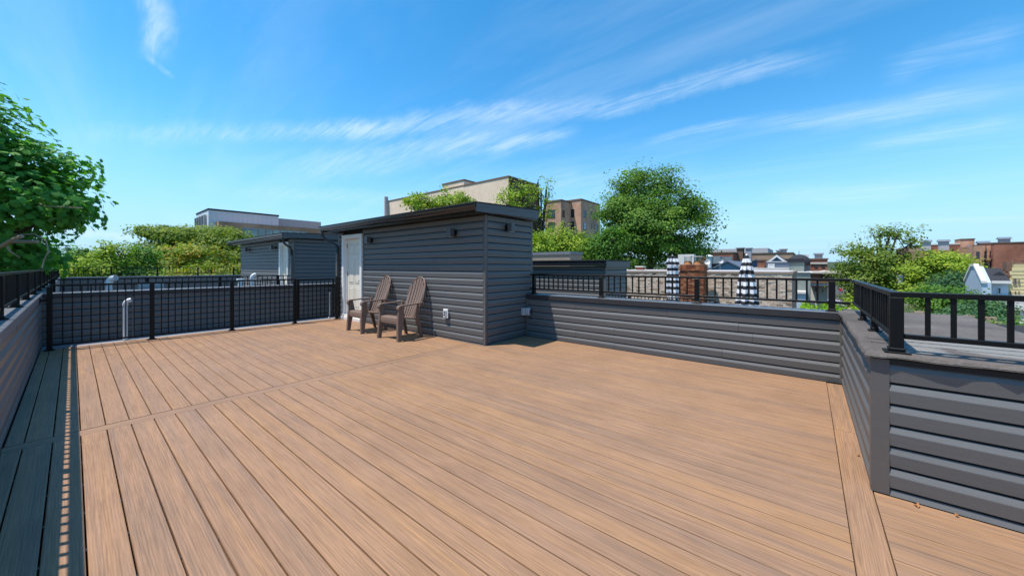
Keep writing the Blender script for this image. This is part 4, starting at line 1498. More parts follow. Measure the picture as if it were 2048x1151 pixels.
# cream building behind the shed
b, xa, xb, ya, yb, zt = building('large windowless cream brick building rising behind the shed roof', 84, 1017, 354, 775, 1078, 'brick_beige', cap='brick_brown_flat', caph=.35)
box('stair_head', 'brick_beige', b, xa - .05, xa + 6, on_x(928, 370, xa)[1], on_x(885, 375, xa)[1], zt - 12, on_x(905, 366, xa)[2])
box('stair_head_roof', 'brick_brown_flat', b, xa - .2, xa + 6.1, on_x(928, 370, xa)[1] - .15, on_x(885, 375, xa)[1] + .15, on_x(905, 366, xa)[2] + .01, on_x(905, 366, xa)[2] + .35)
box('stack', 'slab_pale', b, xa - 1.2, xa - .1, on_x(777, 395, xa)[1], on_x(775, 395, xa)[1], zt - 20, on_x(776, 394, xa)[2])
box('side_shade_skin', 'brick_dark', b, xa + .02, xb, ya - .06, ya - .004, GZ, zt - .02)  # thin darker skin, the shade of the side wall put into colour
for (u0, u1, v0, v1) in ((1046, 1052, 388, 398), (1066, 1071, 392, 401), (1048, 1054, 412, 422), (1066, 1071, 414, 423)):
    win(b, '-y', ya - .06, u0, u1, v0, v1, frame='brick_dark', sill=False)

# brick apartment house: wing left, wing right with a recess
b, xa, xb, ya, yb, zt = building('red brick apartment house with rows of sash windows', 84, 1162, 399.5, 1133, 1200, 'brick_sand', cap='brick_brown_flat', caph=.3)
c0 = on_x(1133, 403, xa)
l0 = at(1122, 401, 82)
x2 = xa - 4.5
y2 = on_x(1122, 403, x2)[1]
box('wing', 'brick_sand', b, x2, xa + 6, y2, on_x(1090, 403, x2)[1], GZ, on_x(1122, 401, x2)[2])
box('wing_roof_edge', 'brick_brown_flat', b, x2 - .15, xa + 6, y2 - .15, on_x(1090, 403, x2)[1] + .1, on_x(1122, 401, x2)[2] + .01, on_x(1122, 401, x2)[2] + .3)
for r_, (va, vb) in enumerate(((419, 433), (443.5, 458), (468, 482), (492, 506))):
    win(b, '-x', xa, 1140.5, 1148.5, va, vb, frame='lamp_black', pane='glass_pale' if r_ == 2 else 'glass_dark')
    win(b, '-x', x2, 1096.5, 1103, va + 1, vb + 1, frame='lamp_black')
    win(b, '-x', x2, 1104, 1110, va + 1, vb + 1, frame='lamp_black')
    win(b, '-y', ya, 1167.5, 1172, va + 1, vb + 1, frame='lamp_black', pane='glass_pale' if r_ in (1,) else 'glass_dark')
    win(b, '-y', ya, 1182, 1184, va + 4, vb - 1, frame='lamp_black')
    win(b, '-y', ya, 1189.5, 1195, va + 5, vb + 6, frame='lamp_black')
    win(b, '-y', y2, 1124.5, 1129, va + 1, vb + 1, frame='lamp_black')

# old flat structure and the grey shed on the neighbouring house
b, xa, xb, ya, yb, zt = building('weathered low brick bulkhead with a grey cap right of the shed', 17, 1140, 508.5, 1040, 1164, 'bark_pale', cap='coping_grey', caph=.14, cat='bulkhead', name='roof_bulkhead', base=-1.0, capout=.05)
NX = 8.7
sh = thing('neighbour_shed', 'grey siding shed behind the rear railing with a thin black roof', 'shed', (9.4, 5, 0))
sy0 = on_x(1211, 533, NX)[1]
sx1 = on_y(1253, 533, sy0)[0]
box('wall_core', 'joint_dark', sh, NX + .02, sx1 - .02, sy0 + .02, 9.4, -.6, 1.36)
side_wall(sh, 'y', NX + .02, -1, -.1, 1.36, lap(sy0 + .06, 9.4), joints=(9, 9))
side_wall(sh, 'x', sy0 + .02, -1, -.1, 1.36, lap(NX + .06, sx1 - .05), joints=(9, 9))
MB().box(NX - .004, NX + .058, sy0 - .004, sy0 + .058, -.5, 1.36).build('corner_trim', 'trim_vinyl', sh)
MB().box(sx1 - .048, sx1 + .004, sy0 - .004, sy0 + .058, -.5, 1.36).build('corner_trim', 'trim_vinyl', sh)
box('fascia', 'gutter_black', sh, NX - .12, NX - .10, sy0 - .05, 9.5, 1.37, 1.50)
box('fascia', 'fascia_grey', sh, NX - .098, sx1 + .10, sy0 - .07, sy0 - .05, 1.34, 1.50)
box('roof', 'roof_shingle', sh, NX - .14, sx1 + .14, sy0 - .10, 9.6, 1.505, 1.53)
# neighbour house body, roof deck, fence
nb = thing('neighbour_house', 'neighbouring house below the rear wall with a flat grey roof', 'house', (12, 4, GZ))
box('wall', 'brick_dark', nb, 8.5, 18, -.2, 12, GZ, -.50)
box('flat_roof', 'granulated_roof', nb, 8.45, 18.05, -.25, 12.05, -.499, -.42)
fy0 = on_x(1432, 533, NX)[1]
railing('low black railing of the neighbouring roof seen below the rear rail', None, 'y', NX, fy0, sy0 - .02, -.42, .40, .655,
        [fy0 + .0, (on_x(1259, 533, NX)[1])], .088, pw=.07, rw=.035, bw=.014)


# closed parasols
def parasol(label, u, vtop, d, h, flare, seed, skirt):
    c = at(u, vtop, d)
    x, y, zt = c
    t = thing('parasol', label, 'parasol', (x, y, zt - h), 'closed striped parasols')
    MB().tube([(x, y, zt - h), (x, y, zt - .06)], .022, 12).build('pole', 'wood_pole', t, smooth=True)
    MB().tube([(x, y, zt - h - .001), (x, y, zt - h + .05), (x, y, zt - h + .09)], [.28, .26, .05], 24).build('base', 'concrete', t, smooth=True)
    MB().tube([(x, y, zt - .07), (x, y, zt - .02), (x, y, zt + .02)], [.028, .035, .010], 12).build('finial', 'stucco_white', t, smooth=True)
    rr = random.Random(seed)
    n = 64
    ph = [rr.uniform(-.35, .35) for _ in range(8)]
    am = [rr.uniform(.6, 1.2) for _ in range(8)]

    def sheet(z0, z1, r0, r1, rows, name, waist=None):
        m = MB()
        vs, aa = [], []
        for i in range(rows):
            s = i / (rows - 1)
            z = z0 + (z1 - z0) * s
            r = r0 + (r1 - r0) * (s ** .75)
            if waist:
                r *= 1 - waist[1] * math.exp(-((s - waist[0]) / .06) ** 2)
            for k in range(n):
                a = 2 * math.pi * k / n
                w8 = math.cos(8 * a + ph[k * 8 // n] + s * .6)
                w3 = math.cos(17 * a + 3 * s)
                rr2 = r * (1 + .24 * min(1, s * 2.5) * w8 + .06 * w3) * (1 + .10 * math.sin(2 * a + 4 * s + seed))
                zz = z - .045 * s * w8
                vs.append((x + rr2 * math.cos(a), y + rr2 * math.sin(a), zz))
                aa.append((z0 - z) * 1.0 + .035 * w8 * s + .001)
        fs = [(i * n + k, i * n + (k + 1) % n, (i + 1) * n + (k + 1) % n, (i + 1) * n + k) for i in range(rows - 1) for k in range(n)]
        m.v, m.f, m.a = vs, fs, aa
        return m.build(name, 'umbrella_fabric', t, smooth=False)
    if skirt:
        sheet(zt - .02, zt - .50, .03, .165, 16, 'vent_flap')
        sheet(zt - .25, zt - 1.42, .07, flare, 44, 'canopy')
    else:
        sheet(zt, zt - .30, .10, .17, 12, 'vent_flap')
        sheet(zt - .2, zt - 1.62, .155, flare, 44, 'canopy', waist=(.80, .25))
    return t


parasol('slim closed black-and-white striped parasol left of the brick chimney', 1345, 511, 12, 2.2, .165, 2, False)
parasol('flared closed black-and-white striped parasol right of the brick chimney', 1493, 508.5, 10, 2.08, .27, 5, True)

# brick chimney with two clay pots
x0c = 20.6
ca, cb_ = on_x(1407, 533, x0c)[1], on_x(1359, 533, x0c)[1]
zc = on_x(1380, 528, x0c)[2]
ch_ = thing('brick_chimney', 'large brick chimney with two orange clay pots behind the rear railing', 'chimney', (x0c, (ca + cb_) / 2, -3))
box('core', 'mortar', ch_, x0c + .02, x0c + .9, ca + .03, cb_ - .03, -4, zc - .01)


def brick_skin(parent, plane_x, y0, y1, z0, z1, bl_, bh, name, m, proud=.012, seed=1, j=.012, face='-x', depth=.05):
    r = random.Random(seed)
    mb = MB()
    z, row = z0, 0
    while z < z1 - .01:
        y = y0 - (bl_ / 2 if row % 2 else 0)
        while y < y1 - .01:
            a, b = max(y, y0), min(y + bl_ - j, y1)
            if b - a > .03:
                mb.var = r.random() + .001
                p = r.uniform(0, proud)
                if face == '-x':
                    mb.box(plane_x - p, plane_x + depth, a, b, z, min(z + bh - j, z1))
                else:
                    mb.box(a, b, plane_x - p, plane_x + depth, z, min(z + bh - j, z1))
            y += bl_
        z += bh
        row += 1
    return mb.build(name, m, parent, kind='stuff')


brick_skin(ch_, x0c, ca, cb_, -1.6, zc - .33, .215, .078, 'brickwork', 'brick_piece', .010, 3)
brick_skin(ch_, ca, x0c + .02, x0c + .9, -1.6, zc - .33, .215, .078, 'brickwork', 'brick_piece', .010, 4, face='-y')
for k in range(4):
    o = .05 if k < 3 else .02
    brick_skin(ch_, x0c - o, ca - o, cb_ + o, zc - .33 + .078 * k, zc - .33 + .078 * (k + 1), .215, .078, 'corbel_course', 'brick_piece', .008, 10 + k)
    brick_skin(ch_, ca - o, x0c - o + .06, x0c + .9, zc - .33 + .078 * k, zc - .33 + .078 * (k + 1), .215, .078, 'corbel_course', 'brick_piece', .008, 20 + k, face='-y')
for (uu, sz) in ((1376, 1), (1395, 1)):
    yy = on_x(uu, 533, x0c + .4)[1]
    p_ = MB().tube([(x0c + .4, yy, zc - .02), (x0c + .4, yy, zc + .10), (x0c + .4, yy, zc + .17)], [.22, .19, .16], 18).build('clay_pot', 'clay_orange', ch_, smooth=True)
    m = MB()
    for a in range(10):
        an = a / 10 * 2 * math.pi
        px_, py_ = x0c + .4 + .17 * math.cos(an), yy + .17 * math.sin(an)
        m.box(px_ - .008, px_ + .008, py_ - .008, py_ + .008, zc + .17, zc + .39)
    m.build('spark_cage', 'steel_grey', p_)
    m = MB().box(x0c + .13, x0c + .67, yy - .27, yy + .27, zc + .391, zc + .42)
    m.build('cowl', 'stucco_white', p_)
for (du, dv) in ((0, 0),):
    pass

# long tan shingled wall
TX = 22.0
ty1, ty0 = on_x(1180, 533, TX)[1], on_x(1584, 533, TX)[1]
tz = on_x(1400, 543.5, TX)[2]
tw = thing('tan_rowhouse', 'long row house side clad in tan shingles behind the striped parasols', 'house', (TX, (ty0 + ty1) / 2, GZ))
box('wall', 'shingle_tan', tw, TX + .012, TX + 9, ty0 + .01, ty1, GZ, tz - .02)
brick_skin(tw, TX - .008, ty0, ty1, -1.75, tz - .09, .24, .105, 'shingles', 'shingle_piece', .022, 8, j=.010, depth=.02)
box('roof_edge', 'shingle_tan', tw, TX - .05, TX + 9.05, ty0 - .04, ty1, tz - .075, tz + .03)
box('flat_roof', 'slab_pale', tw, TX + .1, TX + 9, ty0 + .1, ty1, tz + .031, tz + .045)
sc_ = at(1281, 535, 24)
t_ = thing('small_chimney', 'short orange chimney stub with a pale cap on the tan wall', 'chimney', (sc_[0], sc_[1], tz + .07))
box('stack', 'terracotta', t_, sc_[0] - .2, sc_[0] + .2, sc_[1] - .2, sc_[1] + .2, tz + .076, tz + .26)
box('cap', 'stucco_white', t_, sc_[0] - .27, sc_[0] + .27, sc_[1] - .27, sc_[1] + .27, tz + .2605, tz + .33)
building('narrow pale stucco block standing behind the brick chimney', 32, 1388, 508, 1356, 1392, 'stucco_white', cat='block', name='stucco_block', base=-3)
b, *_ = building('white low parapet block behind the tan shingled wall', 34, 1600, 535.5, 1409, 1640, 'stucco_white', cat='building', name='flat_building')

# satellite dishes
for lab, u, v, d, r_, mm in (('white satellite dish right of the clay chimney pots', 1414, 525, 29, .19, 'stucco_white'), ('grey satellite dish above the blue gabled roof', 1441, 523, 29, .18, 'box_grey')):
    c = Vector(at(u, v, d))
    t_ = thing('satellite_dish', lab, 'satellite dish', tuple(c), 'satellite dishes')
    n_ = Vector((-.75, -.35, .35)).normalized()
    uu = n_.orthogonal().normalized()
    vv = n_.cross(uu)
    m = MB()
    rings = 4
    vs = [c]
    for i in range(1, rings + 1):
        q = i / rings
        for k in range(20):
            a = 2 * math.pi * k / 20
            vs.append(c + (uu * math.cos(a) + vv * math.sin(a) * 1.15) * r_ * q + n_ * .09 * q * q)
    fs = [(0, 1 + k, 1 + (k + 1) % 20) for k in range(20)]
    for i in range(rings - 1):
        for k in range(20):
            p, q = 1 + i * 20 + k, 1 + i * 20 + (k + 1) % 20
            fs.append((p, q, q + 20, p + 20))
    m.add(vs, fs)
    m.add([p - n_ * .012 for p in vs], [tuple(reversed(f)) for f in fs])
    m.build('reflector', mm, t_, smooth=True)
    MB().tube([c - n_ * .01, c - n_ * .12, c - n_ * .12 - Vector((0, 0, .9))], .025, 8).build('mast', 'steel_grey', t_, smooth=True)
    MB().tube([c - vv * r_ * .9 + n_ * .02, c + n_ * .33], .010, 6).tube([c + n_ * .30, c + n_ * .38], .035, 8).build('feed_arm', 'steel_grey', t_)


def gable(label, d, uc, vw, vr, u0, u1, wallm, roofm, name='house', base=None, ridge='y', far=None, cat='house', oh=.25, group=None):
    """gabled house: near upright edge at uc with eaves at vw, ridge height vr"""
    c = at(uc, vw, d)
    x0, y0, ze = c
    y1 = on_x(u0, 533, x0)[1] if u0 is not None else y0 - far[1]
    x1 = min(on_y(u1, 533, y0)[0], x0 + 9) if u1 is not None else x0 + far[0]
    xa, xb = min(x0, x1), max(x0, x1)
    ya, yb = min(y0, y1), max(y0, y1)
    z0 = GZ if base is None else base
    zr = at(uc, vr, d)[2]
    t = thing(name, label, cat, ((xa + xb) / 2, (ya + yb) / 2, z0), group)
    m = MB()
    if ridge == 'y':      # gable end faces -y/+y
        m.prism([(xa, z0), (xb, z0), (xb, ze), ((xa + xb) / 2, zr), (xa, ze)], 'y', ya, yb)
    else:                 # gable end faces -x
        m.prism([(ya, z0), (yb, z0), (yb, ze), ((ya + yb) / 2, zr), (ya, ze)], 'x', xa, xb)
    m.build('wall', wallm, t)
    th = .14
    for s in (0, 1):
        if ridge == 'y':
            xm = (xa + xb) / 2
            xe = xa - oh if s == 0 else xb + oh
            sl = (zr - ze) / (xm - xa)
            zz = ze - sl * oh
            MB().prism([(xe, zz + .01), (xm, zr + .01), (xm, zr + th), (xe, zz + th)], 'y', ya - oh, yb + oh).build('roof', roofm, t)
        else:
            ym = (ya + yb) / 2
            ye = ya - oh if s == 0 else yb + oh
            sl = (zr - ze) / (ym - ya)
            zz = ze - sl * oh
            MB().prism([(ye, zz + .01), (ym, zr + .01), (ym, zr + th), (ye, zz + th)], 'x', xa - oh, xb + oh).build('roof', roofm, t)
    return t, xa, xb, ya, yb, ze, zr


# blue shingled roofs and gables between chimney and dome
gable('low blue-grey gabled roof left of the flared parasol', 33, 1492, 541, 523, 1420, 1560, 'siding_teal', 'shingle_blue', ridge='x')
gable('blue-grey roof with pale trim behind the satellite dishes', 44, 1560, 535, 519, 1470, 1600, 'shingle_blue', 'shingle_blue', ridge='x')
b, xa, xb, ya, yb, ze, zr = gable('dark blue house end with a white-edged peak left of the dome', 52, 1572, 524, 511, 1536, 1606, 'siding_teal', 'shingle_dark', ridge='x')
for s in (0, 1):
    ym = (ya + yb) / 2
    ye = ya - .3 if s == 0 else yb + .3
    zz = ze - (zr - ze) / (ym - ya) * .3
    MB().prism([(ye, zz - .22), (ym, zr - .18), (ym, zr + .15), (ye, zz + .15)], 'x', xa - .34, xa - .255).build('barge_board', 'white_trim', b)
b, xa, xb, ya, yb, zt = building('blue-grey shingled house wall with one white framed window', 40, 1599, 524, 1529, 1615, 'shingle_blue', cap='panel_grey', caph=.12)
win(b, '-x', xa, 1536, 1549, 527, 539.5, pane='glass_pale', frame='white_trim', bars=0)
b, xa, xb, ya, yb, zt = building('narrow red brick chimney stack in front of the blue shingled wall', 36, 1529, 521, 1515, 1533, 'brick_red', cat='chimney', name='brick_chimney', cap='brick_brown_flat', caph=.12, base=-2, capout=.08)
b, xa, xb, ya, yb, zt = building('sage green shingled house right of the tan wall', 31, 1608, 524, 1578, 1621, 'siding_sage', cap='shingle_dark', caph=.10)
# extend it to the right: a wall facing the camera side
b2, xa2, xb2, ya2, yb2, zt2 = building('grey-green shingled house with a white sill band behind the rear railing end', 29, 1621, 545, 1585, 1621, 'siding_sage', cap='stucco_white', caph=.06, len_x=5)
box('lower_wing', 'siding_blue', b2, xa2 - 1.6, xa2 - .002, ya2 + .3, yb2, GZ, at(1600, 587, 28)[2])
box('wing_roof', 'stucco_white', b2, xa2 - 1.75, xa2 - .002, ya2 + .2, yb2 + .1, at(1600, 587, 28)[2] + .002, at(1600, 584, 28)[2] + .05)
# dome
dc = at(1598, 522, 75)
t_ = thing('domed_tower', 'dark domed roof with a small spike left of the red brick block', 'tower', (dc[0], dc[1], GZ))
MB().tube([(dc[0], dc[1], GZ), (dc[0], dc[1], dc[2] - .8)], 1.9, 8).build('drum', 'panel_grey', t_)
ring = [(dc[0], dc[1], dc[2] - .8 + 2.2 * math.sin(a / 8 * math.pi / 2)) for a in range(9)]
MB().tube(ring, [2.1 * math.cos(a / 8 * math.pi / 2) + .02 for a in range(9)], 16).build('dome', 'shingle_dark', t_, smooth=True)
MB().tube([(dc[0], dc[1], dc[2] + 1.35), (dc[0], dc[1], dc[2] + 2.3)], [.08, .02], 6).build('finial', 'steel_grey', t_)
b, *_ = building('dark roofed block between the blue gable and the red brick block', 58, 1608, 517, 1565, 1640, 'shingle_dark')
# red brick block with two windows
b, xa, xb, ya, yb, zt = building('small red brick block with two dark windows and a pale cornice', 62, 1655, 519, 1621, 1662, 'brick_red', side='x', len_x=12, cap='brick_brown_flat', caph=.25)
box('cornice', 'stucco_cream', b, xa - .18, xa - .004, ya, yb, zt - .75, zt - .45)
for (u0, u1) in ((1629, 1635.5), (1643, 1649.5)):
    win(b, '-x', xa, u0, u1, 525.5, 533.5, frame='brick_dark')
# cream low wall and brown roof house right, above the street
b, xa, xb, ya, yb, zt = building('white street-side house with a flat brown upper storey', 46, 1655, 566, 1622, 1668, 'stucco_white', side='x', len_x=10, cap='brick_brown_flat', caph=.2)
box('upper_storey', 'brick_brown_flat', b, xa + .6, xb - .5, ya - 1.6, yb + .2, zt + .21, at(1640, 547, 46)[2])
box('upper_roof', 'stucco_cream', b, xa + .2, xb, ya - 2.2, yb + .5, at(1640, 547, 46)[2] + .01, at(1640, 543.5, 46)[2])
MB().prism([(ya - 2, at(1640, 547, 46)[2] + .02), (yb, at(1640, 547, 46)[2] + .02), (yb - 1.5, at(1640, 541.5, 46)[2]), (ya, at(1640, 541.5, 46)[2])], 'x', xa + .8, xb - .6).build('roof_body', 'stucco_cream', b)
win(b, '-x', xa + .59, 1640, 1653, 551, 560, frame='shingle_dark')
for (u0, u1, v0, v1) in ((1644, 1647, 580, 583), (1630, 1634, 572, 583)):
    win(b, '-x', xa, u0, u1, v0, v1, frame='stucco_cream', sill=False)
box('street_house_awning', 'shingle_dark', b, xa - 1.2, xa - .004, yb - 2.0, yb, at(1628, 573, 46)[2], at(1628, 571, 46)[2])

# long distant row on the skyline
for lab, d, uc, vt, u0, u1, m, cap in (
        ('long pale grey flat block on the skyline behind the parasols', 120, 1536, 495.5, 1396, 1560, 'slab_pale', None),
        ('low dark red brick block on the skyline right of the tall tree', 84, 1466, 506.5, 1380, 1500, 'brick_red', 'brick_dark'),
        ('long tan brick block on the skyline left of the dome', 92, 1586, 507, 1440, 1592, 'brick_tan', 'brick_dark'),
        ('distant pale building at the far right of the dome', 150, 1618, 508.5, 1597, 1625, 'stucco_white', None),
        ('brown brick roof corner just right of the tall tree', 100, 1402, 495, 1370, 1420, 'brick_dark', None)):
    building(lab, d, uc, vt, u0, u1, m, cap=cap, caph=.35)
for i, (u, v, wd, h, d, mm, lab) in enumerate(((1481, 497, 2.6, 2.2, 90, 'brick_brown_flat', 'brown square chimney on the skyline left of the grey one'), (1498, 497.5, 2.2, 2.4, 89, 'panel_grey', 'grey square chimney on the skyline above the flared parasol'),
        (1557, 502, 1.6, 1.0, 95, 'slab_pale', 'small pale roof vent on the tan skyline block'), (1567, 499.5, 2.6, 1.8, 95, 'slab_pale', 'larger pale roof vent on the tan skyline block'),
        (1637, 509, 2.2, 1.7, 66, 'slab_pale', 'pale capped vent on the small red brick block'))):
    c = at(u, v, d)
    t_ = thing('roof_stack', lab, 'chimney', (c[0], c[1], c[2] - h), 'stacks on the skyline roofs')
    box('stack', mm, t_, c[0] - wd / 2, c[0] + wd / 2, c[1] - wd / 4, c[1] + wd / 4, c[2] - h - 3, c[2])
    box('cap', 'panel_grey', t_, c[0] - wd * .6, c[0] + wd * .6, c[1] - wd * .33, c[1] + wd * .33, c[2] + .002, c[2] + .25)

for lab, u, v, r_, nm in (('pale round vent drum on the roofs behind the dishes', 1418, 514, .5, 'roof_vent'), ('dark boxy air conditioner on the roofs behind the dishes', 1431, 516, .8, 'air_conditioner'), ('second grey air conditioner left of the flared parasol', 1453, 517, .7, 'air_conditioner')):
    c = at(u, v, 60)
    t_ = thing(nm, lab, 'vent' if nm == 'roof_vent' else 'air conditioner', (c[0], c[1], c[2] - 1))
    if nm == 'roof_vent':
        MB().tube([(c[0], c[1], c[2] - 4), (c[0], c[1], c[2] + .1)], .45, 14).build('drum', 'pvc_white', t_, smooth=True)
        MB().tube([(c[0], c[1], c[2] + .11), (c[0], c[1], c[2] + .25), (c[0], c[1], c[2] + .4)], [.62, .5, .1], 14).build('cap', 'pvc_white', t_, smooth=True)
    else:
        box('casing', 'steel_grey', t_, c[0] - r_, c[0] + r_, c[1] - r_, c[1] + r_, c[2] - .9, c[2] + .3)
        box('stand', 'lamp_black', t_, c[0] - r_ * .8, c[0] + r_ * .8, c[1] - r_ * .8, c[1] + r_ * .8, c[2] - 4, c[2] - .901)
        box('fan_grille', 'lamp_black', t_, c[0] - r_ * .7, c[0] + r_ * .7, c[1] - r_ * .7, c[1] + r_ * .7, c[2] + .301, c[2] + .36)

# right: two brick apartment blocks
b, xa, xb, ya, yb, zt = building('long brick building behind the olive tree with a raised brick tower', 110, 1845, 490.5, 1700, 1944, 'brick_red', side='y', cap='stucco_cream', caph=.35, len_x=14)
box('pale_wing', 'brick_tan', b, xa + .5, xa + 9, yb, yb + 4.5, GZ, zt - .6)
tz0 = on_x(1935, 479, xa - .3)[2]
ty_a, ty_b = on_x(1949, 533, xa - .3)[1], on_x(1921, 533, xa - .3)[1]
box('tower', 'brick_rust', b, xa - .35, xa + 5, ty_a, ty_b, GZ, tz0)
box('tower_cap', 'brick_dark', b, xa - .5, xa + 5.1, ty_a - .1, ty_b + .1, tz0 + .01, tz0 + .3)
for (v0, v1) in ((491, 505), (515, 527), (537, 549)):
    win(b, '-x', xa - .35, 1933, 1941, v0, v1, frame='brick_dark', pane='glass_pale' if v0 < 500 else 'glass_dark')
for u_ in (1858, 1880, 1902):
    for v_ in (498, 520):
        win(b, '-x', xa, u_, u_ + 6, v_, v_ + 11, frame='brick_dark')
b, xa, xb, ya, yb, zt = building('red brick apartment block with a black fire escape at the right edge', 92, 1987, 487, 1949, 2300, 'brick_red', side='y', cap='brick_dark', caph=.3, far_y=45, len_x=22)
# recessed bay left of it
bx0 = xa + 1.8
b_y0, b_y1 = yb + .004, on_x(1948, 533, bx0)[1]
box('recess_wall', 'brick_rust', b, bx0, xb, b_y0, b_y1, GZ, on_x(1965, 491, bx0)[2])
for (v0, v1) in ((502, 514), (524, 536), (546, 556)):
    win(b, '-x', bx0, 1952, 1959, v0 + 1, v1 + 2, frame='brick_dark')
    win(b, '-x', bx0, 1968.5, 1973, v0, v1, frame='brick_dark')
    win(b, '-x', bx0, 1979, 1982.5, v0 - 1, v1 - 1, frame='brick_dark')
fe = thing('fire_escape', 'black iron fire escape on the recessed brick bay at the right', 'fire escape', tuple(on_x(1972, 520, bx0)))
for v_ in (516, 541):
    q0, q1 = on_x(1962, v_ + 3, bx0), on_x(1983, v_ + 3, bx0)
    ya_, yb_ = sorted((q0[1], q1[1]))
    z_ = q0[2]
    box('landing', 'rail_black', fe, bx0 - 1.2, bx0 - .07, ya_, yb_, z_ - .05, z_ + .03)
    m = MB().box(bx0 - 1.2, bx0 - 1.16, ya_, yb_, z_ + .95, z_ + 1.0)
    for k in range(9):
        y = ya_ + (yb_ - ya_ - .05) * k / 8
        m.box(bx0 - 1.2, bx0 - 1.16, y, y + .04, z_ + .031, z_ + .949)
    m.build('guard_rail', 'rail_black', fe)
    MB().tube([(bx0 - .9, yb_ - .4, z_), (bx0 - .9, ya_ + .4, z_ - 3.1)], .07, 6).tube([(bx0 - .5, yb_ - .4, z_), (bx0 - .5, ya_ + .4, z_ - 3.1)], .07, 6).build('stair', 'rail_black', fe)
MB().tube([tuple(on_x(1970, 516, bx0 - .3)), tuple(on_x(1972, 491, bx0 - .3))], .06, 6).build('ladder', 'rail_black', fe)
for lab, u, v in (('pale rooftop vent above the olive tree', 1851, 484), ('second pale rooftop vent on the long brick building', 1887, 483), ('pale rooftop cap on the right brick block', 2008, 478), ('domed pale vent left of the right brick block', 1966, 486)):
    c = at(u, v, 104)
    t_ = thing('roof_stack', lab, 'vent', (c[0], c[1], c[2] - 2), 'stacks on the right brick roofs')
    box('stack', 'slab_pale', t_, c[0] - .9, c[0] + .9, c[1] - .9, c[1] + .9, c[2] - 2.5, c[2])
    MB().prism([(c[0] - 1.3, c[2] + .002), (c[0] + 1.3, c[2] + .002), (c[0], c[2] + .6)], 'y', c[1] - 1.2, c[1] + 1.2).build('cap', 'steel_grey', t_)

# pale blue house with grey roof and dormer; its gable end towards the left
HX = 40.4
pA = on_x(1944, 548, HX)
y_hi, y_lo = on_x(1962, 564, HX)[1], on_x(2012, 564, HX)[1]
z_e = on_x(1985, 564.5, HX)[2]
GW = on_y(1936, 533, y_hi)[0] - HX
z_r = on_x(1985, 535.5, HX + GW / 2)[2]
z_g = on_y(1950, 524, y_hi)[2]
bh_ = thing('blue_house', 'pale blue house with a dark grey roof, small dormer and white gable end', 'house', (HX, y_hi, GZ))
box('wall', 'siding_blue', bh_, HX, HX + GW, y_lo - .1, y_hi, GZ, z_e)
MB().prism([(HX - .4, z_e), (HX - .4, z_e + .12), (HX + GW / 2, z_r), (HX + GW + .3, z_e + .12), (HX + GW + .3, z_e)], 'y', y_lo - .1, y_hi - .35).build('roof', 'shingle_dark', bh_)
MB().prism([(HX - .45, GZ), (HX - .45, z_e), (HX + GW / 2 - .3, z_g - .3), (HX + GW / 2 + .3, z_g - .3), (HX + GW + .4, z_e), (HX + GW + .4, GZ)], 'y', y_hi - .34, y_hi + .05).build('gable_wall', 'siding_blue', bh_)
MB().prism([(HX - .55, z_e - .05), (HX - .55, z_e + .12), (HX + GW / 2 - .32, z_g - .12), (HX + GW / 2 + .32, z_g - .12), (HX + GW + .5, z_e + .12), (HX + GW + .5, z_e - .05), (HX + GW / 2 + .27, z_g - .29), (HX + GW / 2 - .27, z_g - .29)], 'y', y_hi - .12, y_hi + .12).build('gable_trim', 'stucco_white', bh_)
dq0, dq1 = on_x(1988, 556, HX + .6), on_x(2003, 556, HX + .6)
ya_, yb_ = sorted((dq0[1], dq1[1]))
zb_, zt_ = on_x(1995, 562, HX + .6)[2], on_x(1995, 554, HX + .6)[2]
dm = box('dormer', 'siding_blue', bh_, HX + .5, HX + 3, ya_, yb_, zb_, zt_)
MB().prism([(ya_ - .3, zt_ + .002), (yb_ + .3, zt_ + .002), ((ya_ + yb_) / 2, zt_ + .4)], 'x', HX + .3, HX + 3.5).build('dormer_roof', 'shingle_dark', dm)
box('dormer_window', 'glass_dark', dm, HX + .45, HX + .495, ya_ + .45, yb_ - .45, zb_ + .12, zt_ - .1)
win(bh_, '-x', HX, 1996, 2001, 576, 586, frame='white_trim')
win(bh_, '-x', HX, 1996, 2001, 608, 618, frame='white_trim')
box('gutter', 'stucco_white', bh_, HX - .55, HX - .41, y_lo - .1, y_hi - .36, z_e - .05, z_e + .13)
win_m(bh_, '+y', y_hi + .05, HX + 1.2, HX + 2.0, GZ + 5.1, GZ + 6.9, frame='white_trim')
win_m(bh_, '+y', y_hi + .05, HX + GW - 2, HX + GW - 1.2, GZ + 5.1, GZ + 6.9, frame='white_trim')

# yellow house
YX = 41.0
yl = thing('yellow_house', 'yellow clapboard house with a steep gable and white porch at the right edge', 'house', tuple(on_x(2035, 600, YX)))
yc = on_x(2041, 533, YX)[1]
yL = on_x(2012, 533, YX)[1]
hw = yL - yc
zpk = on_x(2041, 528, YX)[2]
zev = on_x(2041, 572, YX)[2]
MB().prism([(yc - hw, GZ), (yL, GZ), (yL, zev), (yc + hw * .55, zev + (zpk - zev) * .42), (yc + .25, zpk), (yc - .25, zpk), (yc - hw * .55, zev + (zpk - zev) * .42), (yc - hw, zev)], 'x', YX, YX + 1.0).build('wall', 'siding_yellow', yl)
bd = MB()
z = GZ + 3.3
while z < zpk - .3:
    if z < zev:
        hw2 = hw
    else:
        q = (z - zev) / (zpk - zev)
        hw2 = hw * (1 - .45 * q / .42) if q < .42 else hw * .55 * (1 - (q - .42) / .58) + .2
    bd.prism([(YX - .035, z), (YX - .002, z), (YX - .002, z + .24), (YX - .008, z + .24)], 'y', yc - hw2 + .02, yc + hw2 - .02)
    z += .25
bd.build('clapboard', 'siding_yellow', yl)
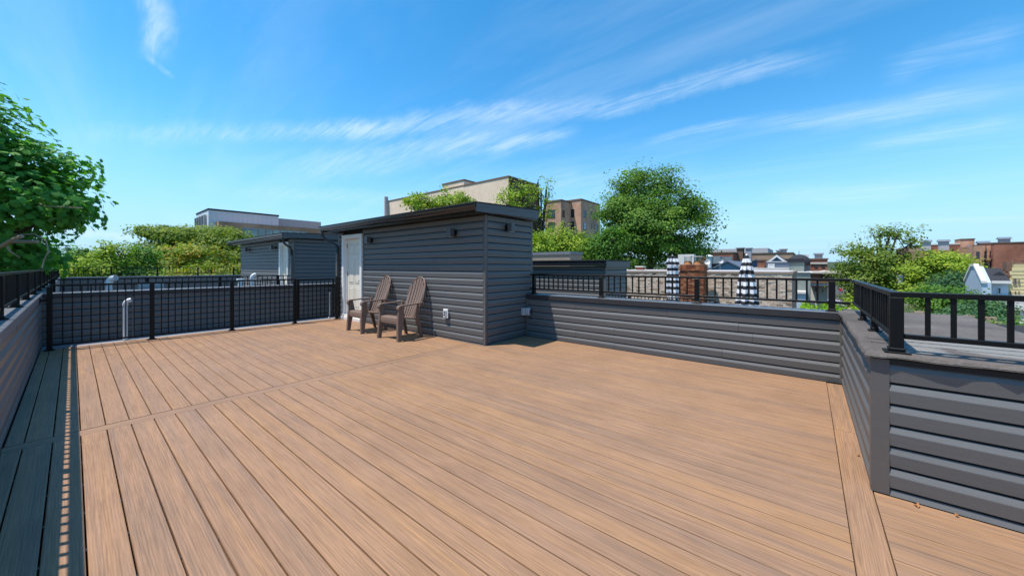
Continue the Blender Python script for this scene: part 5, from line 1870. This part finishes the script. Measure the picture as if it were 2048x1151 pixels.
for s in (-1, 1):
    MB().prism([(yc + s * (hw + .3), zev - .1), (yc + s * hw * .56, zev + (zpk - zev) * .43), (yc + s * .2, zpk + .05), (yc + s * .2, zpk + .28), (yc + s * (hw * .56 + .15), zev + (zpk - zev) * .43 + .2), (yc + s * (hw + .5), zev + .1)], 'x', YX + .25, YX + .6).build('roof', 'brick_brown_flat', yl)
box('chimney', 'brick_brown_flat', yl, YX + .3, YX + 1.0, yc - .35, yc + .5, zpk - .5, on_x(2038, 524, YX + .5)[2])
for (u0, u1, v0, v1) in ((2026, 2029, 556, 569), (2029.5, 2032.5, 556, 569), (2036, 2039, 559, 568), (2019, 2022, 582, 589), (2029, 2032, 582, 589), (2036, 2039, 582, 589)):
    win(yl, '-x', YX - .036, u0, u1, v0, v1, frame='stucco_cream', sill=False)
pz0 = on_x(2030, 603, YX - 2)[2]
box('porch_roof', 'concrete', yl, YX - 2.4, YX - .04, yc - hw - 1, yL + .6, pz0 - .12, pz0 + .35)
box('porch_fascia', 'stucco_white', yl, YX - 2.5, YX - .04, yc - hw - 1.1, yL + .7, pz0 - .5, pz0 - .122)
for k in range(4):
    box('porch_column', 'stucco_white', yl, YX - 2.3, YX - 2.0, yL - .1 - 2.2 * k - .15, yL - .1 - 2.2 * k + .15, GZ, pz0 - .5)

# white-and-brown house bits seen left of the blue house
b, *_ = building('small white house gable among the trees left of the blue house', 58, 1915, 575, 1880, 1940, 'stucco_white', side='y', len_x=6, cap='shingle_dark', caph=.15, cat='house', name='house')

# utility poles
pb, pt = at(1968, 742, 27), at(1985, 577, 26)
up_ = thing('utility_pole', 'leaning weathered wooden pole beside the pale blue house', 'pole', (pb[0], pb[1], GZ))
MB().tube([(pb[0], pb[1], GZ), tuple(pt)], [.26, .24], 14).build('post', 'wood_pole', up_, smooth=True)
MB().tube([tuple(pt + np.array([.0, 0, -.02])), tuple(pt + np.array([.0, 0, .18]))], [.27, .27], 14).build('cap', 'wood_pole', up_, smooth=True)
MB().tube([tuple(pt + np.array([-.3, -.3, 0])), tuple(pt + np.array([-.3, -.3, .8]))], .12, 10).build('transformer', 'lamp_black', up_, smooth=True)
c = at(1795, 556, 36)
up_ = thing('utility_pole', 'pole with a grey transformer can in front of the olive tree', 'pole', (c[0], c[1], GZ))
MB().tube([(c[0], c[1], GZ), (c[0], c[1], c[2] + .8)], .13, 10).build('post', 'wood_pole', up_, smooth=True)
MB().tube([(c[0] - .35, c[1] - .1, c[2] - .6), (c[0] - .35, c[1] - .1, c[2] + .35)], .24, 14).build('transformer', 'box_grey', up_, smooth=True)
MB().tube([(c[0] + .2, c[1] + .6, c[2] + .3), (c[0] - .2, c[1] - .8, c[2] + .3)], .05, 6).build('crossarm', 'wood_pole', up_)
sgn = at(1978, 612, 30)
t_ = thing('sign_board', 'pale pinkish board fixed beside the leaning pole', 'sign', tuple(sgn))
MB().box(sgn[0] - .03, sgn[0] + .03, sgn[1] - .45, sgn[1] + .45, sgn[2] - .75, sgn[2] + .75).build('board', 'stucco_white', t_)
MB().box(sgn[0] - .02, sgn[0] + .02, sgn[1] - .05, sgn[1] + .05, GZ, sgn[2] - .751).build('post', 'wood_pole', t_)

# street, lot and roofs on the right
rd = at(1690, 604, 95)
box('road', 'asphalt', None, rd[0] - 60, rd[0] + 160, rd[1] - 5, rd[1] + 4.5, GZ - .2, GZ + .01, kind='structure')
box('cross_road', 'asphalt', None, rd[0] + 30, rd[0] + 38, -250, 250, GZ - .2, GZ + .014, kind='structure')
box('pavement', 'concrete', None, rd[0] - 60, rd[0] + 29, rd[1] - 7.5, rd[1] - 5.01, GZ - .2, GZ + .13, kind='structure')
box('parking_lot', 'dry_earth', None, 16, 44, -24, -2, GZ - .2, GZ + .02, kind='structure')
lr = thing('lower_roof_house', 'lower house roof with mossy grey felt below the near railing', 'house', (12, -8, GZ))
la, lb = at(1795, 612, 24), at(1880, 640, 12)
box('wall', 'brick_dark', lr, 6.2, 13.5, -7.2, -1.4, GZ, -1.40)
box('flat_roof', 'roof_gravel', lr, 6.15, 13.55, -7.25, -1.35, -1.399, -1.30)
rr_ = np.random.default_rng(9)
wd_ = np.stack([rr_.uniform(9.0, 12.5, 260), rr_.uniform(-4.6, -2.6, 260), rr_.uniform(-1.3, -1.1, 260)], 1)
np_faces('weeds', leaves_at(wd_, np.array([0, 0, .5]) + rr_.normal(size=(260, 3)), .16, LEAF4, rr_), 4, rr_.random(260), 'leaf_lime', lr, kind='stuff')
rb = thing('rubble_bank', 'pale sloping rubble and bare soil left of the bushes', 'rubble', tuple(at(1860, 622, 20)))
c = at(1868, 634, 19)
m = MB()
r_ = random.Random(4)
nx_, ny_ = 16, 12
vs = []
for i in range(nx_):
    for j in range(ny_):
        vs.append((c[0] - 4 + 9 * i / (nx_ - 1), c[1] - 3 + 6 * j / (ny_ - 1), c[2] - .6 + .45 * math.sin(i * .5) * math.cos(j * .6) + r_.uniform(-.12, .12)))
m.add(vs, [(i * ny_ + j, (i + 1) * ny_ + j, (i + 1) * ny_ + j + 1, i * ny_ + j + 1) for i in range(nx_ - 1) for j in range(ny_ - 1)])
for k in range(60):
    x, y = c[0] + r_.uniform(-4, 4), c[1] + r_.uniform(-3, 3)
    s = r_.uniform(.08, .3)
    m.box(x, x + s, y, y + s * 1.3, c[2] - .5, c[2] - .3 + s, .01)
m.build('soil', 'dry_earth', rb, kind='stuff')


# cars on the street
def car(label, p, mname, heading):
    t = thing('parked_car', label, 'car', (0, 0, 0), 'cars parked on the street')
    half = .88
    low = [(-2.2, .35), (-2.25, .75), (-2.0, .92), (1.0, .95), (2.1, .80), (2.25, .55), (2.2, .32)]
    m = MB().prism(low, 'y', -half, half)
    m.build('body', mname, t)
    cab = [(-1.9, .93), (-1.45, 1.38), (.2, 1.42), (1.05, .95)]
    vs = [(x, s * (half - .08 - (.16 if z > 1 else 0)), z) for s in (-1, 1) for x, z in cab]
    MB().add(vs, [(0, 1, 2, 3), (7, 6, 5, 4), (0, 4, 5, 1), (1, 5, 6, 2), (2, 6, 7, 3), (3, 7, 4, 0)]).build('cabin_glass', 'glass_dark', t)
    MB().box(-1.42, .18, -half + .22, half - .22, 1.40, 1.45, .01).build('roof_panel', mname, t)
    for sx in (-1.4, 1.35):
        for sy in (-1, 1):
            w_ = MB().tube([(sx, sy * (half - .12), .32), (sx, sy * (half + .03), .32)], .32, 16).build('wheel', 'tyre', t, smooth=True)
            MB().tube([(sx, sy * (half + .031), .32), (sx, sy * (half + .045), .32)], .19, 12).build('rim', 'steel_grey', w_)
    t.location = tuple(p)
    t.rotation_euler = (0, 0, heading)
    return t


pc = at(1668, 601, 90)
car('white parked car seen through the rear railing end', (pc[0], pc[1], GZ + .012), 'car_white', R(70))
pc = at(1685, 599, 96)
car('red parked car right of the white one', (pc[0], pc[1], GZ + .012), 'car_red', R(80))
pc = at(1648, 601, 92)
car('pale parked car partly behind the corner post', (pc[0], pc[1], GZ + .012), 'car_white', R(70))
sg = at(1681, 579, 70)
t_ = thing('street_sign', 'small red octagonal sign on a post above the parked cars', 'sign', (sg[0], sg[1], GZ))
MB().tube([(sg[0], sg[1], GZ), (sg[0], sg[1], sg[2] + .5)], .05, 8).build('post', 'steel_grey', t_)
oc = [(sg[1] + .32 * math.cos(R(22.5 + 45 * k)), sg[2] + .32 * math.sin(R(22.5 + 45 * k))) for k in range(8)]
MB().prism(oc, 'x', sg[0] - .09, sg[0] - .06).build('plate', 'sign_red', t_)
oc = [(sg[1] + .36 * math.cos(R(22.5 + 45 * k)), sg[2] + .36 * math.sin(R(22.5 + 45 * k))) for k in range(8)]
MB().prism(oc, 'x', sg[0] - .0595, sg[0] - .052).build('rim', 'stucco_white', t_)
for o in list(bpy.data.objects):
    if '_b' in o:
        del o['_b']
